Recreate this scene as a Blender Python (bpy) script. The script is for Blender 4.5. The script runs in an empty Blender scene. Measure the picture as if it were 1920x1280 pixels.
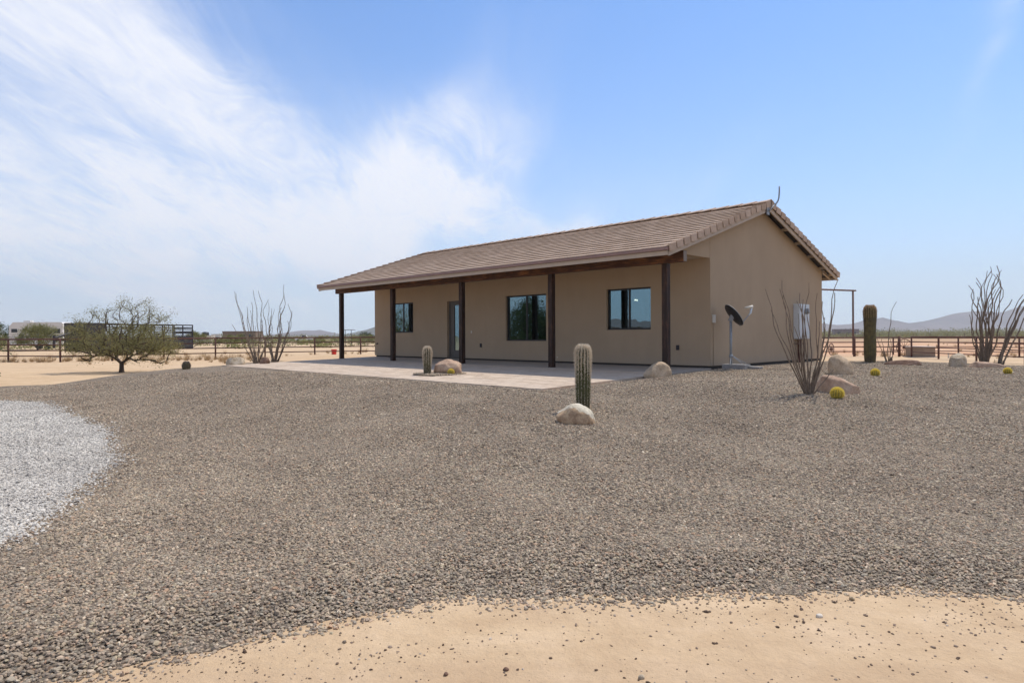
import bpy, bmesh, math, random
import numpy as np
from mathutils import Vector, Matrix, noise, geometry

R = math.radians
scene = bpy.context.scene
C = scene.collection

# ------------------------------------------------------------------ camera
F_PX = 1240.1
cam_d = bpy.data.cameras.new('camera')
cam = bpy.data.objects.new('camera', cam_d)
C.objects.link(cam)
cam_d.sensor_width = 36.0
cam_d.lens = 36.0 * F_PX / 1920.0
cam_d.shift_y = -(640.0 - 628.06) / 1920.0
cam_d.clip_start = 0.05
cam_d.clip_end = 20000
cam.matrix_world = Matrix.Translation((0, 0, 0.848)) @ Matrix.Rotation(R(90), 4, 'X') @ Matrix.Rotation(R(-0.292), 4, 'Z')
scene.camera = cam
scene.render.resolution_x = 1024
scene.render.resolution_y = 682
scene.cycles.max_bounces = 6
scene.cycles.diffuse_bounces = 3
scene.cycles.glossy_bounces = 3
scene.cycles.transparent_max_bounces = 8
scene.cycles.volume_bounces = 0

# ------------------------------------------------------------------ sun and sky
SUN = Vector((0.392, 0.368, 1.0)).normalized()      # towards the sun
SUN_EL = math.asin(SUN.z)
SUN_AZ = math.atan2(SUN.x, SUN.y)
sun_d = bpy.data.lights.new('sun', 'SUN')
sun_d.energy = 4.3
sun_d.angle = R(0.53)
sun_d.color = (1.0, 0.935, 0.84)
sun = bpy.data.objects.new('sun', sun_d)
C.objects.link(sun)
sun.rotation_euler = SUN.to_track_quat('Z', 'Y').to_euler()

world = bpy.data.worlds.new('World')
scene.world = world
world.use_nodes = True
world.cycles.sampling_method = 'MANUAL'
world.cycles.sample_map_resolution = 512
wt = world.node_tree
wt.nodes.clear()


class NT:
    """small helper for writing node trees"""
    def __init__(self, tree):
        self.t = tree

    def node(self, kind, **kw):
        n = self.t.nodes.new(kind)
        for k, v in kw.items():
            setattr(n, k, v)
        return n

    def link(self, a, b):
        self.t.links.new(a, b)

    def _in(self, sock, v):
        if isinstance(v, bpy.types.NodeSocket):
            self.link(v, sock)
        elif v is not None:
            if hasattr(sock, 'default_value') and isinstance(v, (tuple, list)) and len(v) == 3 and sock.type == 'RGBA':
                v = (*v, 1)
            sock.default_value = v

    def math(self, op, a, b=None, c=None, clamp=False):
        n = self.node('ShaderNodeMath', operation=op, use_clamp=clamp)
        self._in(n.inputs[0], a)
        if b is not None:
            self._in(n.inputs[1], b)
        if c is not None:
            self._in(n.inputs[2], c)
        return n.outputs[0]

    def mix(self, f, a, b, blend='MIX'):
        n = self.node('ShaderNodeMix', data_type='RGBA', blend_type=blend)
        self._in(n.inputs[0], f)
        self._in(n.inputs[6], a)
        self._in(n.inputs[7], b)
        return n.outputs[2]

    def noise(self, vec, scale, detail=4, rough=0.55, dist=0.0):
        n = self.node('ShaderNodeTexNoise')
        if vec is not None:
            self.link(vec, n.inputs['Vector'])
        n.inputs['Scale'].default_value = scale
        n.inputs['Detail'].default_value = detail
        n.inputs['Roughness'].default_value = rough
        n.inputs['Distortion'].default_value = dist
        return n.outputs[0]

    def ramp(self, fac, stops):
        n = self.node('ShaderNodeValToRGB')
        e = n.color_ramp.elements
        while len(e) < len(stops):
            e.new(0.5)
        for i, (p, c) in enumerate(stops):
            e[i].position = p
            e[i].color = (*c, 1) if len(c) == 3 else c
        self.link(fac, n.inputs[0])
        return n.outputs[0]

    def maprange(self, v, a, b, c=0.0, d=1.0, smooth=False):
        n = self.node('ShaderNodeMapRange')
        if smooth:
            n.interpolation_type = 'SMOOTHSTEP'
        self._in(n.inputs[0], v)
        n.inputs[1].default_value = a
        n.inputs[2].default_value = b
        n.inputs[3].default_value = c
        n.inputs[4].default_value = d
        return n.outputs[0]


w = NT(wt)
sky = w.node('ShaderNodeTexSky')
sky.sky_type = 'NISHITA'
sky.sun_disc = False
sky.sun_elevation = SUN_EL
sky.sun_rotation = SUN_AZ
sky.altitude = 500
sky.air_density = 1.15
sky.dust_density = 1.0
sky.ozone_density = 2.2
tc = w.node('ShaderNodeTexCoord')
vec = tc.outputs['Generated']
sep = w.node('ShaderNodeSeparateXYZ')
w.link(vec, sep.inputs[0])
az = w.math('MULTIPLY', w.math('ARCTAN2', sep.outputs[0], sep.outputs[1]), 57.2958)
el = w.math('MULTIPLY', w.math('ARCSINE', sep.outputs[2]), 57.2958)
# coordinates on a high cloud deck, so wisps flatten out towards the horizon
den = w.math('ADD', w.math('MAXIMUM', sep.outputs[2], 0.0), 0.22)
cb = w.node('ShaderNodeCombineXYZ')
w.link(w.math('DIVIDE', sep.outputs[0], den), cb.inputs[0])
w.link(w.math('DIVIDE', sep.outputs[1], den), cb.inputs[1])
mp = w.node('ShaderNodeMapping')
w.link(cb.outputs[0], mp.inputs[0])
mp.inputs['Rotation'].default_value = (0, 0, R(52))
mp.inputs['Scale'].default_value = (1.0, 0.38, 1.0)
mp.inputs['Location'].default_value = (3.1, 0.7, 0)


def gauss(ca, ce, sa, se, rot=0.0):
    a = w.math('SUBTRACT', az, ca)
    e = w.math('SUBTRACT', el, ce)
    c, s = math.cos(R(rot)), math.sin(R(rot))
    p = w.math('ADD', w.math('MULTIPLY', a, c), w.math('MULTIPLY', e, s))
    q = w.math('ADD', w.math('MULTIPLY', a, -s), w.math('MULTIPLY', e, c))
    p = w.math('POWER', w.math('DIVIDE', p, sa), 2.0)
    q = w.math('POWER', w.math('DIVIDE', q, se), 2.0)
    return w.math('EXPONENT', w.math('MULTIPLY', w.math('ADD', p, q), -1.0))


# large patches of thin cloud, a wide one on the left of the view and a wisp by its side
wn = w.node('ShaderNodeTexNoise')
w.link(mp.outputs[0], wn.inputs['Vector'])
wn.inputs['Scale'].default_value = 2.4
wn.inputs['Detail'].default_value = 1.5
ws = w.node('ShaderNodeSeparateColor')
w.link(wn.outputs['Color'], ws.inputs[0])
az0, el0 = az, el
az = w.math('ADD', az, w.math('MULTIPLY', w.math('SUBTRACT', ws.outputs[0], 0.5), 26.0))
el = w.math('ADD', el, w.math('MULTIPLY', w.math('SUBTRACT', ws.outputs[1], 0.5), 15.0))
g = gauss(-38, 23, 20, 9.5, -24)
gA = gauss(-23, 17, 11, 4.0, -30)
g2 = gauss(-8.0, 14.5, 10.5, 5.2, 34)
g3 = gauss(0, 8.5, 10, 2.6, -32)
g4 = gauss(-34, 7, 36, 6.0)
g5 = gauss(35.5, 23, 1.6, 7, -14)
g6 = gauss(17, 12, 2.2, 8, -50)
g7 = gauss(3, 27, 5, 3, 0)
az, el = az0, el0
big = w.math('ADD', w.math('ADD', w.math('MULTIPLY', g, 1.2), w.math('MULTIPLY', g2, 1.6)),
             w.math('ADD', w.math('MULTIPLY', g3, 0.6), w.math('MULTIPLY', g4, 1.25)))
big = w.math('ADD', big, w.math('MULTIPLY', gA, 0.6))
big = w.math('ADD', big, w.math('ADD', w.math('MULTIPLY', g5, 0.5), w.math('ADD', w.math('MULTIPLY', g6, 0.2), w.math('MULTIPLY', g7, 0.16))))
n1 = w.noise(mp.outputs[0], 1.9, 5, 0.64, 0.3)
n2 = w.noise(mp.outputs[0], 6.5, 5, 0.7, 1.2)
nn = w.math('ADD', w.math('MULTIPLY', n1, 0.6), w.math('MULTIPLY', n2, 0.4))
tex = w.maprange(nn, 0.40, 0.60)
cl = w.math('MULTIPLY', big, w.math('ADD', w.math('MULTIPLY', tex, 0.55), 0.42))
# unseen thin broken cloud added beside and behind the camera, to brighten ambient light
back = w.maprange(w.math('ABSOLUTE', az), 48, 80, 0, 1, True)
cl = w.math('ADD', cl, w.math('MULTIPLY', back, w.math('ADD', w.math('MULTIPLY', w.maprange(nn, 0.4, 0.66), 0.7), 0.22)))
cl = w.maprange(cl, -0.02, 1.3, 0, 0.93, True)
hz = w.math('EXPONENT', w.math('MULTIPLY', w.math('MAXIMUM', el, 0.0), -1 / 10.0))
skyc = w.node('ShaderNodeGamma')
w.link(sky.outputs[0], skyc.inputs[0])
skyc.inputs[1].default_value = 1.0
c1 = w.mix(1.0, skyc.outputs[0], (0.68, 1.17, 1.70), 'MULTIPLY')
c1 = w.mix(w.math('MULTIPLY', hz, 0.92), c1, (8.3, 9.4, 10.6))
c2 = w.mix(cl, c1, (10.0, 10.15, 10.8))
bg = w.node('ShaderNodeBackground')
w.link(c2, bg.inputs[0])
bg.inputs[1].default_value = 0.1
wo = w.node('ShaderNodeOutputWorld')
w.link(bg.outputs[0], wo.inputs[0])

scene.view_settings.view_transform = 'Standard'
scene.view_settings.look = 'None'
scene.view_settings.exposure = 0.0
scene.view_settings.gamma = 1.0
scene.view_settings.use_curve_mapping = False

# ------------------------------------------------------------------ helpers
rng = random.Random(7)
nrs = np.random.RandomState(11)


def tag(o, label=None, cat=None, group=None, kind=None):
    if label:
        o['label'] = label
    if cat:
        o['category'] = cat
    if group:
        o['group'] = group
    if kind:
        o['kind'] = kind
    return o


def empty(name, loc=(0, 0, 0), rz=0.0):
    o = bpy.data.objects.new(name, None)
    C.objects.link(o)
    o.location = loc
    o.rotation_euler = (0, 0, rz)
    o.empty_display_size = 0.2
    return o


class MB:
    def __init__(self):
        self.v = []
        self.f = []
        self.r = []
        self.smooth = False

    def box(self, x0, x1, y0, y1, z0, z1, r=0.5):
        b = len(self.v)
        for z in (z0, z1):
            self.v += [(x0, y0, z), (x1, y0, z), (x1, y1, z), (x0, y1, z)]
        self.f += [tuple(b + i for i in q) for q in
                   [(0, 3, 2, 1), (4, 5, 6, 7), (0, 1, 5, 4), (1, 2, 6, 5), (2, 3, 7, 6), (3, 0, 4, 7)]]
        self.r += [r] * 6
        return self

    def mbox(self, M, sx, sy, sz, r=0.5):
        """box of size sx,sy,sz centred on the matrix M"""
        b = len(self.v)
        for z in (-sz / 2, sz / 2):
            for x, y in ((-sx / 2, -sy / 2), (sx / 2, -sy / 2), (sx / 2, sy / 2), (-sx / 2, sy / 2)):
                self.v.append(tuple(M @ Vector((x, y, z))))
        self.f += [tuple(b + i for i in q) for q in
                   [(0, 3, 2, 1), (4, 5, 6, 7), (0, 1, 5, 4), (1, 2, 6, 5), (2, 3, 7, 6), (3, 0, 4, 7)]]
        self.r += [r] * 6
        return self

    def prism(self, poly, axis, a, b_, r=0.5):
        """polygon extruded along an axis ('x','y','z') from a to b_"""
        b = len(self.v)
        n = len(poly)
        for t in (a, b_):
            for p, q in poly:
                self.v.append({'x': (t, p, q), 'y': (p, t, q), 'z': (p, q, t)}[axis])
        self.f.append(tuple(b + i for i in range(n)))
        self.f.append(tuple(b + n + i for i in reversed(range(n))))
        for i in range(n):
            j = (i + 1) % n
            self.f.append((b + i, b + n + i, b + n + j, b + j))
        self.r += [r] * (n + 2)
        return self

    def tube(self, pts, rad, sides=6, caps=True, r=0.5):
        """round tube along points; rad is a number or a list"""
        n = len(pts)
        pts = [Vector(p) for p in pts]
        rads = rad if isinstance(rad, (list, tuple)) else [rad] * n
        b = len(self.v)
        up = Vector((0.13, 0.21, 0.97))
        px = None
        for i, p in enumerate(pts):
            d = (pts[min(i + 1, n - 1)] - pts[max(i - 1, 0)])
            if d.length < 1e-9:
                d = Vector((0, 0, 1))
            d.normalize()
            if px is None:
                px = d.cross(up)
                if px.length < 0.1:
                    px = d.cross(Vector((1, 0, 0)))
            px = (px - d * px.dot(d)).normalized()
            py = d.cross(px)
            for k in range(sides):
                a = 2 * math.pi * k / sides
                self.v.append(tuple(p + (px * math.cos(a) + py * math.sin(a)) * rads[i]))
        for i in range(n - 1):
            for k in range(sides):
                k2 = (k + 1) % sides
                self.f.append((b + i * sides + k, b + i * sides + k2, b + (i + 1) * sides + k2, b + (i + 1) * sides + k))
                self.r.append(r)
        if caps:
            self.f.append(tuple(b + k for k in reversed(range(sides))))
            self.f.append(tuple(b + (n - 1) * sides + k for k in range(sides)))
            self.r += [r, r]
        return self

    def lathe(self, prof, sides=16, cx=0, cy=0, r=0.5, close=True):
        b = len(self.v)
        n = len(prof)
        for (rr, z) in prof:
            for k in range(sides):
                a = 2 * math.pi * k / sides
                self.v.append((cx + rr * math.cos(a), cy + rr * math.sin(a), z))
        for i in range(n - 1):
            for k in range(sides):
                k2 = (k + 1) % sides
                self.f.append((b + i * sides + k, b + i * sides + k2, b + (i + 1) * sides + k2, b + (i + 1) * sides + k))
                self.r.append(r)
        if close:
            self.f.append(tuple(b + k for k in reversed(range(sides))))
            self.f.append(tuple(b + (n - 1) * sides + k for k in range(sides)))
            self.r += [r, r]
        return self

    def mesh(self, name, mat, smooth=False, bevel=0.0):
        me = bpy.data.meshes.new(name)
        me.from_pydata(self.v, [], self.f)
        if mat:
            me.materials.append(mat)
        at = me.attributes.new('rnd', 'FLOAT', 'FACE')
        at.data.foreach_set('value', self.r)
        if smooth:
            me.polygons.foreach_set('use_smooth', [True] * len(me.polygons))
        me.update()
        if bevel > 0:
            bm = bmesh.new()
            bm.from_mesh(me)
            bmesh.ops.recalc_face_normals(bm, faces=bm.faces)
            bmesh.ops.bevel(bm, geom=bm.edges, offset=bevel, segments=2, affect='EDGES', profile=0.6)
            bm.to_mesh(me)
            bm.free()
        return me

    def build(self, name, mat, parent=None, smooth=False, bevel=0.0, loc=None, fix=True):
        me = self.mesh(name, mat, smooth, bevel)
        if fix and not bevel:
            bm = bmesh.new()
            bm.from_mesh(me)
            bmesh.ops.recalc_face_normals(bm, faces=bm.faces)
            bm.to_mesh(me)
            bm.free()
        o = bpy.data.objects.new(name, me)
        C.objects.link(o)
        if parent is not None:
            o.parent = parent
        if loc:
            o.location = loc
        return o


def inst(name, me, parent, M=None, loc=None):
    o = bpy.data.objects.new(name, me)
    C.objects.link(o)
    if parent is not None:
        o.parent = parent
    if M is not None:
        o.matrix_local = M
    if loc is not None:
        o.location = loc
    return o


# ------------------------------------------------------------------ materials
def newmat(name):
    m = bpy.data.materials.new(name)
    m.use_nodes = True
    t = NT(m.node_tree)
    bs = m.node_tree.nodes['Principled BSDF']
    return m, t, bs


def objco(t):
    return t.node('ShaderNodeTexCoord').outputs['Object']


def geoco(t):
    return t.node('ShaderNodeNewGeometry').outputs['Position']


def bump(t, bs, h, strength, dist):
    b = t.node('ShaderNodeBump')
    b.inputs['Strength'].default_value = strength
    b.inputs['Distance'].default_value = dist
    t.link(h, b.inputs['Height'])
    t.link(b.outputs[0], bs.inputs['Normal'])


def simple(name, col, rough=0.6, var=0.15, scale=8.0, metal=0.0, bmp=0.0, bscale=60.0, bdist=0.002, spec=0.4,
           stretch=None):
    m, t, bs = newmat(name)
    co = objco(t)
    if stretch:
        mpn = t.node('ShaderNodeMapping')
        t.link(co, mpn.inputs[0])
        mpn.inputs['Scale'].default_value = stretch
        co = mpn.outputs[0]
    n = t.noise(co, scale, 6, 0.6)
    n2 = t.noise(co, scale * 6.3, 4, 0.6)
    nn_ = t.math('ADD', t.math('MULTIPLY', n, 0.65), t.math('MULTIPLY', n2, 0.35))
    lo = tuple(c * (1 - var * 1.6) for c in col)
    hi = tuple(min(1, c * (1 + var * 1.6)) for c in col)
    t.link(t.ramp(nn_, [(0.28, lo), (0.72, hi)]), bs.inputs['Base Color'])
    bs.inputs['Roughness'].default_value = rough
    bs.inputs['Metallic'].default_value = metal
    bs.inputs['Specular IOR Level'].default_value = spec
    if bmp:
        bump(t, bs, t.noise(co, bscale, 5, 0.65), bmp, bdist)
    return m


def stucco(name, col):
    m, t, bs = newmat(name)
    co = objco(t)
    n = t.noise(co, 0.9, 5, 0.6)
    st = t.node('ShaderNodeMapping')
    t.link(co, st.inputs[0])
    st.inputs['Scale'].default_value = (3.0, 3.0, 0.35)
    n2 = t.noise(st.outputs[0], 1.6, 6, 0.6)
    f = t.math('ADD', t.math('MULTIPLY', n, 0.7), t.math('MULTIPLY', n2, 0.3))
    lo = tuple(c * 0.88 for c in col)
    hi = tuple(c * 1.1 for c in col)
    cc = t.ramp(f, [(0.3, lo), (0.7, hi)])
    fine = t.noise(co, 160, 3, 0.7)
    cc = t.mix(0.35, cc, t.ramp(fine, [(0.3, tuple(c * 0.75 for c in col)), (0.7, tuple(c * 1.2 for c in col))]))
    # dust splashed on the foot of the wall
    s = t.node('ShaderNodeSeparateXYZ')
    t.link(co, s.inputs[0])
    dn = t.noise(co, 3.5, 5, 0.6)
    dust = t.math('MULTIPLY', t.maprange(t.math('ADD', s.outputs[2], t.math('MULTIPLY', dn, 0.5)), 0.3, 0.62, 1, 0, True), 0.4)
    cc = t.mix(dust, cc, (0.38, 0.3, 0.23))
    t.link(cc, bs.inputs['Base Color'])
    bs.inputs['Roughness'].default_value = 0.92
    bs.inputs['Specular IOR Level'].default_value = 0.2
    h = t.math('ADD', t.noise(co, 90, 5, 0.7), t.math('MULTIPLY', t.noise(co, 2.2, 3, 0.5), 2.5))
    bump(t, bs, h, 0.55, 0.006)
    return m


M = {}
M['stucco'] = stucco('stucco', (0.415, 0.31, 0.207))
M['fascia'] = simple('painted_fascia', (0.46, 0.37, 0.285), 0.7, 0.08, 3, bmp=0.15)
M['drip'] = simple('brown_metal_drip', (0.27, 0.165, 0.135), 0.5, 0.12, 3)
M['bronze'] = simple('bronze_window_frame', (0.016, 0.013, 0.012), 0.4, 0.1, 5)
M['door'] = simple('door_paint', (0.12, 0.105, 0.09), 0.5, 0.08, 4)
M['dark'] = simple('dark_plastic_and_gap_shade', (0.018, 0.016, 0.02), 0.5, 0.1, 20)  # also serves as painted shade in the gaps of the roof tiles
M['white'] = simple('white_plastic', (0.62, 0.58, 0.5), 0.5, 0.08, 20)
M['found'] = simple('foundation_concrete_shade', (0.05, 0.042, 0.035), 0.9, 0.2, 4)  # near black: the shadow under the stucco edge is put into the colour
M['slab'] = simple('porch_concrete', (0.38, 0.32, 0.262), 0.75, 0.1, 1.6, bmp=0.1, bscale=40)
M['conc'] = simple('cinder_block', (0.25, 0.235, 0.22), 0.95, 0.14, 18, bmp=0.6, bscale=110, bdist=0.003)
M['galv'] = simple('galvanised_steel', (0.27, 0.28, 0.29), 0.5, 0.14, 14, metal=0.3)
M['panel'] = simple('grey_enclosure_paint', (0.6, 0.62, 0.62), 0.5, 0.05, 6)
M['rust'] = simple('rusty_pipe', (0.095, 0.038, 0.025), 0.8, 0.3, 9, bmp=0.3)
M['gatesteel'] = simple('weathered_gate_pipe', (0.13, 0.075, 0.055), 0.8, 0.2, 6)
M['darksteel'] = simple('dark_trailer_steel', (0.028, 0.024, 0.027), 0.6, 0.3, 3)
M['tyre'] = simple('tyre_rubber', (0.02, 0.02, 0.02), 0.85, 0.15, 8)
M['red'] = simple('red_plastic', (0.72, 0.05, 0.05), 0.45, 0.06, 6)
M['rvwhite'] = simple('white_caravan_skin', (0.66, 0.63, 0.59), 0.5, 0.04, 1)
M['adobe'] = simple('tan_wall_far', (0.2, 0.135, 0.09), 0.9, 0.12, 0.6)
M['purple'] = simple('grey_brown_wall_far', (0.17, 0.13, 0.12), 0.9, 0.12, 0.6)
M['boxtan'] = simple('utility_box_tan', (0.27, 0.19, 0.13), 0.8, 0.15, 2.5)
M['cream'] = simple('pale_lid', (0.68, 0.6, 0.5), 0.7, 0.08, 3)
M['farglass'] = simple('far_window_dark', (0.03, 0.035, 0.04), 0.2, 0.1, 1)
M['limestone'] = simple('pale_limestone', (0.62, 0.54, 0.44), 0.9, 0.12, 30, bmp=0.5, bscale=80)


def wood(name, col, hi, amt):
    m, t, bs = newmat(name)
    co = objco(t)
    mpn = t.node('ShaderNodeMapping')
    t.link(co, mpn.inputs[0])
    mpn.inputs['Scale'].default_value = (1.2, 14, 14) if amt == 'x' else (14, 14, 1.2)
    n = t.noise(mpn.outputs[0], 1.8, 8, 0.65, 0.8)
    n2 = t.noise(co, 2.1, 4, 0.6)
    f = t.math('ADD', t.math('MULTIPLY', n, 0.7), t.math('MULTIPLY', n2, 0.4))
    c = t.ramp(f, [(0.36, tuple(x * 0.5 for x in col)), (0.55, col), (0.68, hi)])
    t.link(c, bs.inputs['Base Color'])
    bs.inputs['Roughness'].default_value = 0.62
    bs.inputs['Specular IOR Level'].default_value = 0.3
    bump(t, bs, n, 0.5, 0.004)
    return m


M['beam'] = wood('stained_timber_beam', (0.085, 0.033, 0.014), (0.26, 0.105, 0.035), 'x')
M['post'] = wood('stained_timber_post', (0.032, 0.015, 0.009), (0.105, 0.046, 0.026), 'z')
M['endgrain'] = simple('weathered_end_grain', (0.24, 0.2, 0.165), 0.9, 0.2, 30)


def glass():
    m, t, bs = newmat('low_e_window_glass')
    tr = t.node('ShaderNodeBsdfTransparent')
    tr.inputs[0].default_value = (0.42, 0.5, 0.52, 1)
    gl = t.node('ShaderNodeBsdfGlossy')
    gl.inputs['Color'].default_value = (0.62, 0.9, 1.0, 1)
    gl.inputs['Roughness'].default_value = 0.0
    bp = t.node('ShaderNodeBump')
    bp.inputs['Strength'].default_value = 0.12
    bp.inputs['Distance'].default_value = 0.01
    t.link(t.noise(objco(t), 2.6, 2, 0.4), bp.inputs['Height'])
    t.link(bp.outputs[0], gl.inputs['Normal'])
    fr = t.node('ShaderNodeFresnel')
    fr.inputs[0].default_value = 1.5
    fac = t.math('ADD', t.math('MULTIPLY', fr.outputs[0], 1.0), 0.24, clamp=True)
    mx = t.node('ShaderNodeMixShader')
    t.link(fac, mx.inputs[0])
    t.link(tr.outputs[0], mx.inputs[1])
    t.link(gl.outputs[0], mx.inputs[2])
    t.link(mx.outputs[0], m.node_tree.nodes['Material Output'].inputs[0])
    return m


M['glass'] = glass()


def tile_mat(name, use_attr):
    m, t, bs = newmat(name)
    if use_attr:
        a = t.node('ShaderNodeAttribute')
        a.attribute_name = 'rnd'
        rv = a.outputs['Fac']
    else:
        rv = t.node('ShaderNodeObjectInfo').outputs['Random']
    base = t.ramp(rv, [(0.0, (0.42, 0.3, 0.21)), (0.35, (0.47, 0.34, 0.245)), (0.7, (0.53, 0.395, 0.295)), (1.0, (0.44, 0.32, 0.23))])
    g = geoco(t)
    n = t.noise(g, 7, 6, 0.7)
    c = t.mix(0.75, base, t.ramp(n, [(0.3, (0.78, 0.78, 0.78)), (0.72, (1.18, 1.16, 1.15))]), 'MULTIPLY')
    t.link(c, bs.inputs['Base Color'])
    bs.inputs['Roughness'].default_value = 0.85
    bs.inputs['Specular IOR Level'].default_value = 0.3
    bump(t, bs, t.noise(g, 70, 5, 0.7), 0.3, 0.003)
    return m


M['tile'] = tile_mat('concrete_roof_tile', False)
M['tile_far'] = tile_mat('concrete_roof_tile_far', True)


def paver_mat(name, use_attr):
    m, t, bs = newmat(name)
    if use_attr:
        a = t.node('ShaderNodeAttribute')
        a.attribute_name = 'rnd'
        rv = a.outputs['Fac']
    else:
        rv = t.node('ShaderNodeObjectInfo').outputs['Random']
    base = t.ramp(rv, [(0.0, (0.47, 0.36, 0.265)), (0.4, (0.54, 0.425, 0.32)), (0.75, (0.52, 0.415, 0.32)), (1.0, (0.59, 0.47, 0.355))])
    g = geoco(t)
    n = t.noise(g, 9, 6, 0.7)
    c = t.mix(0.5, base, t.ramp(n, [(0.3, (0.7, 0.7, 0.7)), (0.7, (1.2, 1.2, 1.2))]), 'MULTIPLY')
    n3 = t.noise(g, 0.7, 4, 0.6)
    c = t.mix(t.maprange(n3, 0.45, 0.75, 0, 0.4), c, (0.46, 0.36, 0.27))
    t.link(c, bs.inputs['Base Color'])
    bs.inputs['Roughness'].default_value = 0.9
    bs.inputs['Specular IOR Level'].default_value = 0.2
    bump(t, bs, t.noise(g, 60, 5, 0.7), 0.3, 0.003)
    return m


M['paver'] = paver_mat('tumbled_paver', False)
M['paver_far'] = paver_mat('tumbled_paver_rest', True)


def sand_mat():
    m, t, bs = newmat('desert_sand')
    g = geoco(t)
    n1 = t.noise(g, 0.25, 6, 0.6)
    n2 = t.noise(g, 2.2, 8, 0.65, 0.4)
    n3 = t.noise(g, 38, 5, 0.7)
    c = t.ramp(n2, [(0.25, (0.48, 0.322, 0.184)), (0.5, (0.59, 0.42, 0.252)), (0.75, (0.68, 0.5, 0.32))])
    # redder soil out in the paddock on the right, paler by the yard
    s = t.node('ShaderNodeSeparateXYZ')
    t.link(g, s.inputs[0])
    mx = t.math('MULTIPLY', t.maprange(s.outputs[0], 2, 14, 0, 1, True), t.maprange(s.outputs[1], 41, 47, 0, 1, True))
    red = t.ramp(t.noise(g, 0.16, 6, 0.65), [(0.3, (0.5, 0.24, 0.125)), (0.52, (0.62, 0.35, 0.2)), (0.7, (0.68, 0.46, 0.29))])
    c = t.mix(t.math('MULTIPLY', mx, 0.95), c, red)
    # stretched streaks, tyre and rake tracks
    mpn = t.node('ShaderNodeMapping')
    t.link(g, mpn.inputs[0])
    mpn.inputs['Rotation'].default_value = (0, 0, R(12))
    mpn.inputs['Scale'].default_value = (0.12, 1.0, 1.0)
    st = t.noise(mpn.outputs[0], 1.3, 6, 0.65)
    c = t.mix(t.maprange(st, 0.42, 0.75, 0, 0.45), c, (0.40, 0.26, 0.16))
    c = t.mix(t.maprange(n1, 0.5, 0.8, 0, 0.35), c, (0.58, 0.45, 0.33))
    c = t.mix(t.maprange(n3, 0.35, 0.75, 0, 0.35), c, (0.40, 0.285, 0.19))
    c = t.mix(t.maprange(t.noise(g, 260, 3, 0.7), 0.6, 0.72, 0, 0.7), c, (0.26, 0.19, 0.14))
    # dry grass and scrubby ground cover further out
    far = t.node('ShaderNodeVectorMath', operation='LENGTH')
    t.link(g, far.inputs[0])
    cover = t.math('MULTIPLY', t.maprange(far.outputs['Value'], 70, 230, 0, 1, True), t.maprange(t.noise(g, 0.07, 7, 0.7), 0.38, 0.58))
    c = t.mix(t.math('MULTIPLY', cover, 0.9), c, (0.2, 0.165, 0.085))
    t.link(c, bs.inputs['Base Color'])
    bs.inputs['Roughness'].default_value = 0.97
    bs.inputs['Specular IOR Level'].default_value = 0.1
    h = t.math('ADD', t.math('MULTIPLY', t.noise(g, 4.5, 8, 0.7), 1.2), t.math('MULTIPLY', t.noise(g, 90, 4, 0.7), 0.12))
    bump(t, bs, h, 0.8, 0.04)
    return m


M['sand'] = sand_mat()


def gravel_mat(name, cols, sc):
    m, t, bs = newmat(name)
    g = geoco(t)
    v = t.node('ShaderNodeTexVoronoi')
    t.link(g, v.inputs['Vector'])
    v.inputs['Scale'].default_value = sc
    s = t.node('ShaderNodeSeparateColor')
    t.link(v.outputs['Color'], s.inputs[0])
    c = t.ramp(s.outputs[0], cols)
    n = t.noise(g, 0.6, 6, 0.65)
    c = t.mix(0.7, c, t.ramp(n, [(0.3, (0.8, 0.79, 0.78)), (0.7, (1.15, 1.13, 1.1))]), 'MULTIPLY')
    gap_shade = t.maprange(v.outputs['Distance'], 0.25, 0.62, 1.0, 0.3)  # shade between stones painted in: colour darkens towards the cell edges
    cc = t.node('ShaderNodeCombineColor')
    for i in range(3):
        t.link(gap_shade, cc.inputs[i])
    c = t.mix(0.8, c, cc.outputs[0], 'MULTIPLY')
    t.link(c, bs.inputs['Base Color'])
    bs.inputs['Roughness'].default_value = 0.9
    bs.inputs['Specular IOR Level'].default_value = 0.2
    bump(t, bs, t.math('SUBTRACT', 1.0, v.outputs['Distance']), 1.0, 0.02)
    return m


G_DARK = [(0.0, (0.17, 0.126, 0.09)), (0.14, (0.24, 0.185, 0.138)), (0.3, (0.32, 0.262, 0.197)), (0.45, (0.38, 0.29, 0.2)),
          (0.6, (0.36, 0.31, 0.235)), (0.74, (0.47, 0.345, 0.245)), (0.84, (0.43, 0.355, 0.235)), (0.93, (0.44, 0.28, 0.18)), (1.0, (0.68, 0.57, 0.42))]
G_WHITE = [(0.0, (0.22, 0.2, 0.18)), (0.15, (0.4, 0.365, 0.325)), (0.4, (0.55, 0.505, 0.44)),
           (0.7, (0.64, 0.59, 0.52)), (0.9, (0.69, 0.62, 0.53)), (1.0, (0.72, 0.67, 0.6))]
M['gravel'] = gravel_mat('crushed_rock_ground', G_DARK, 46)
M['wgravel'] = gravel_mat('white_rock_ground', G_WHITE, 42)


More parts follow.
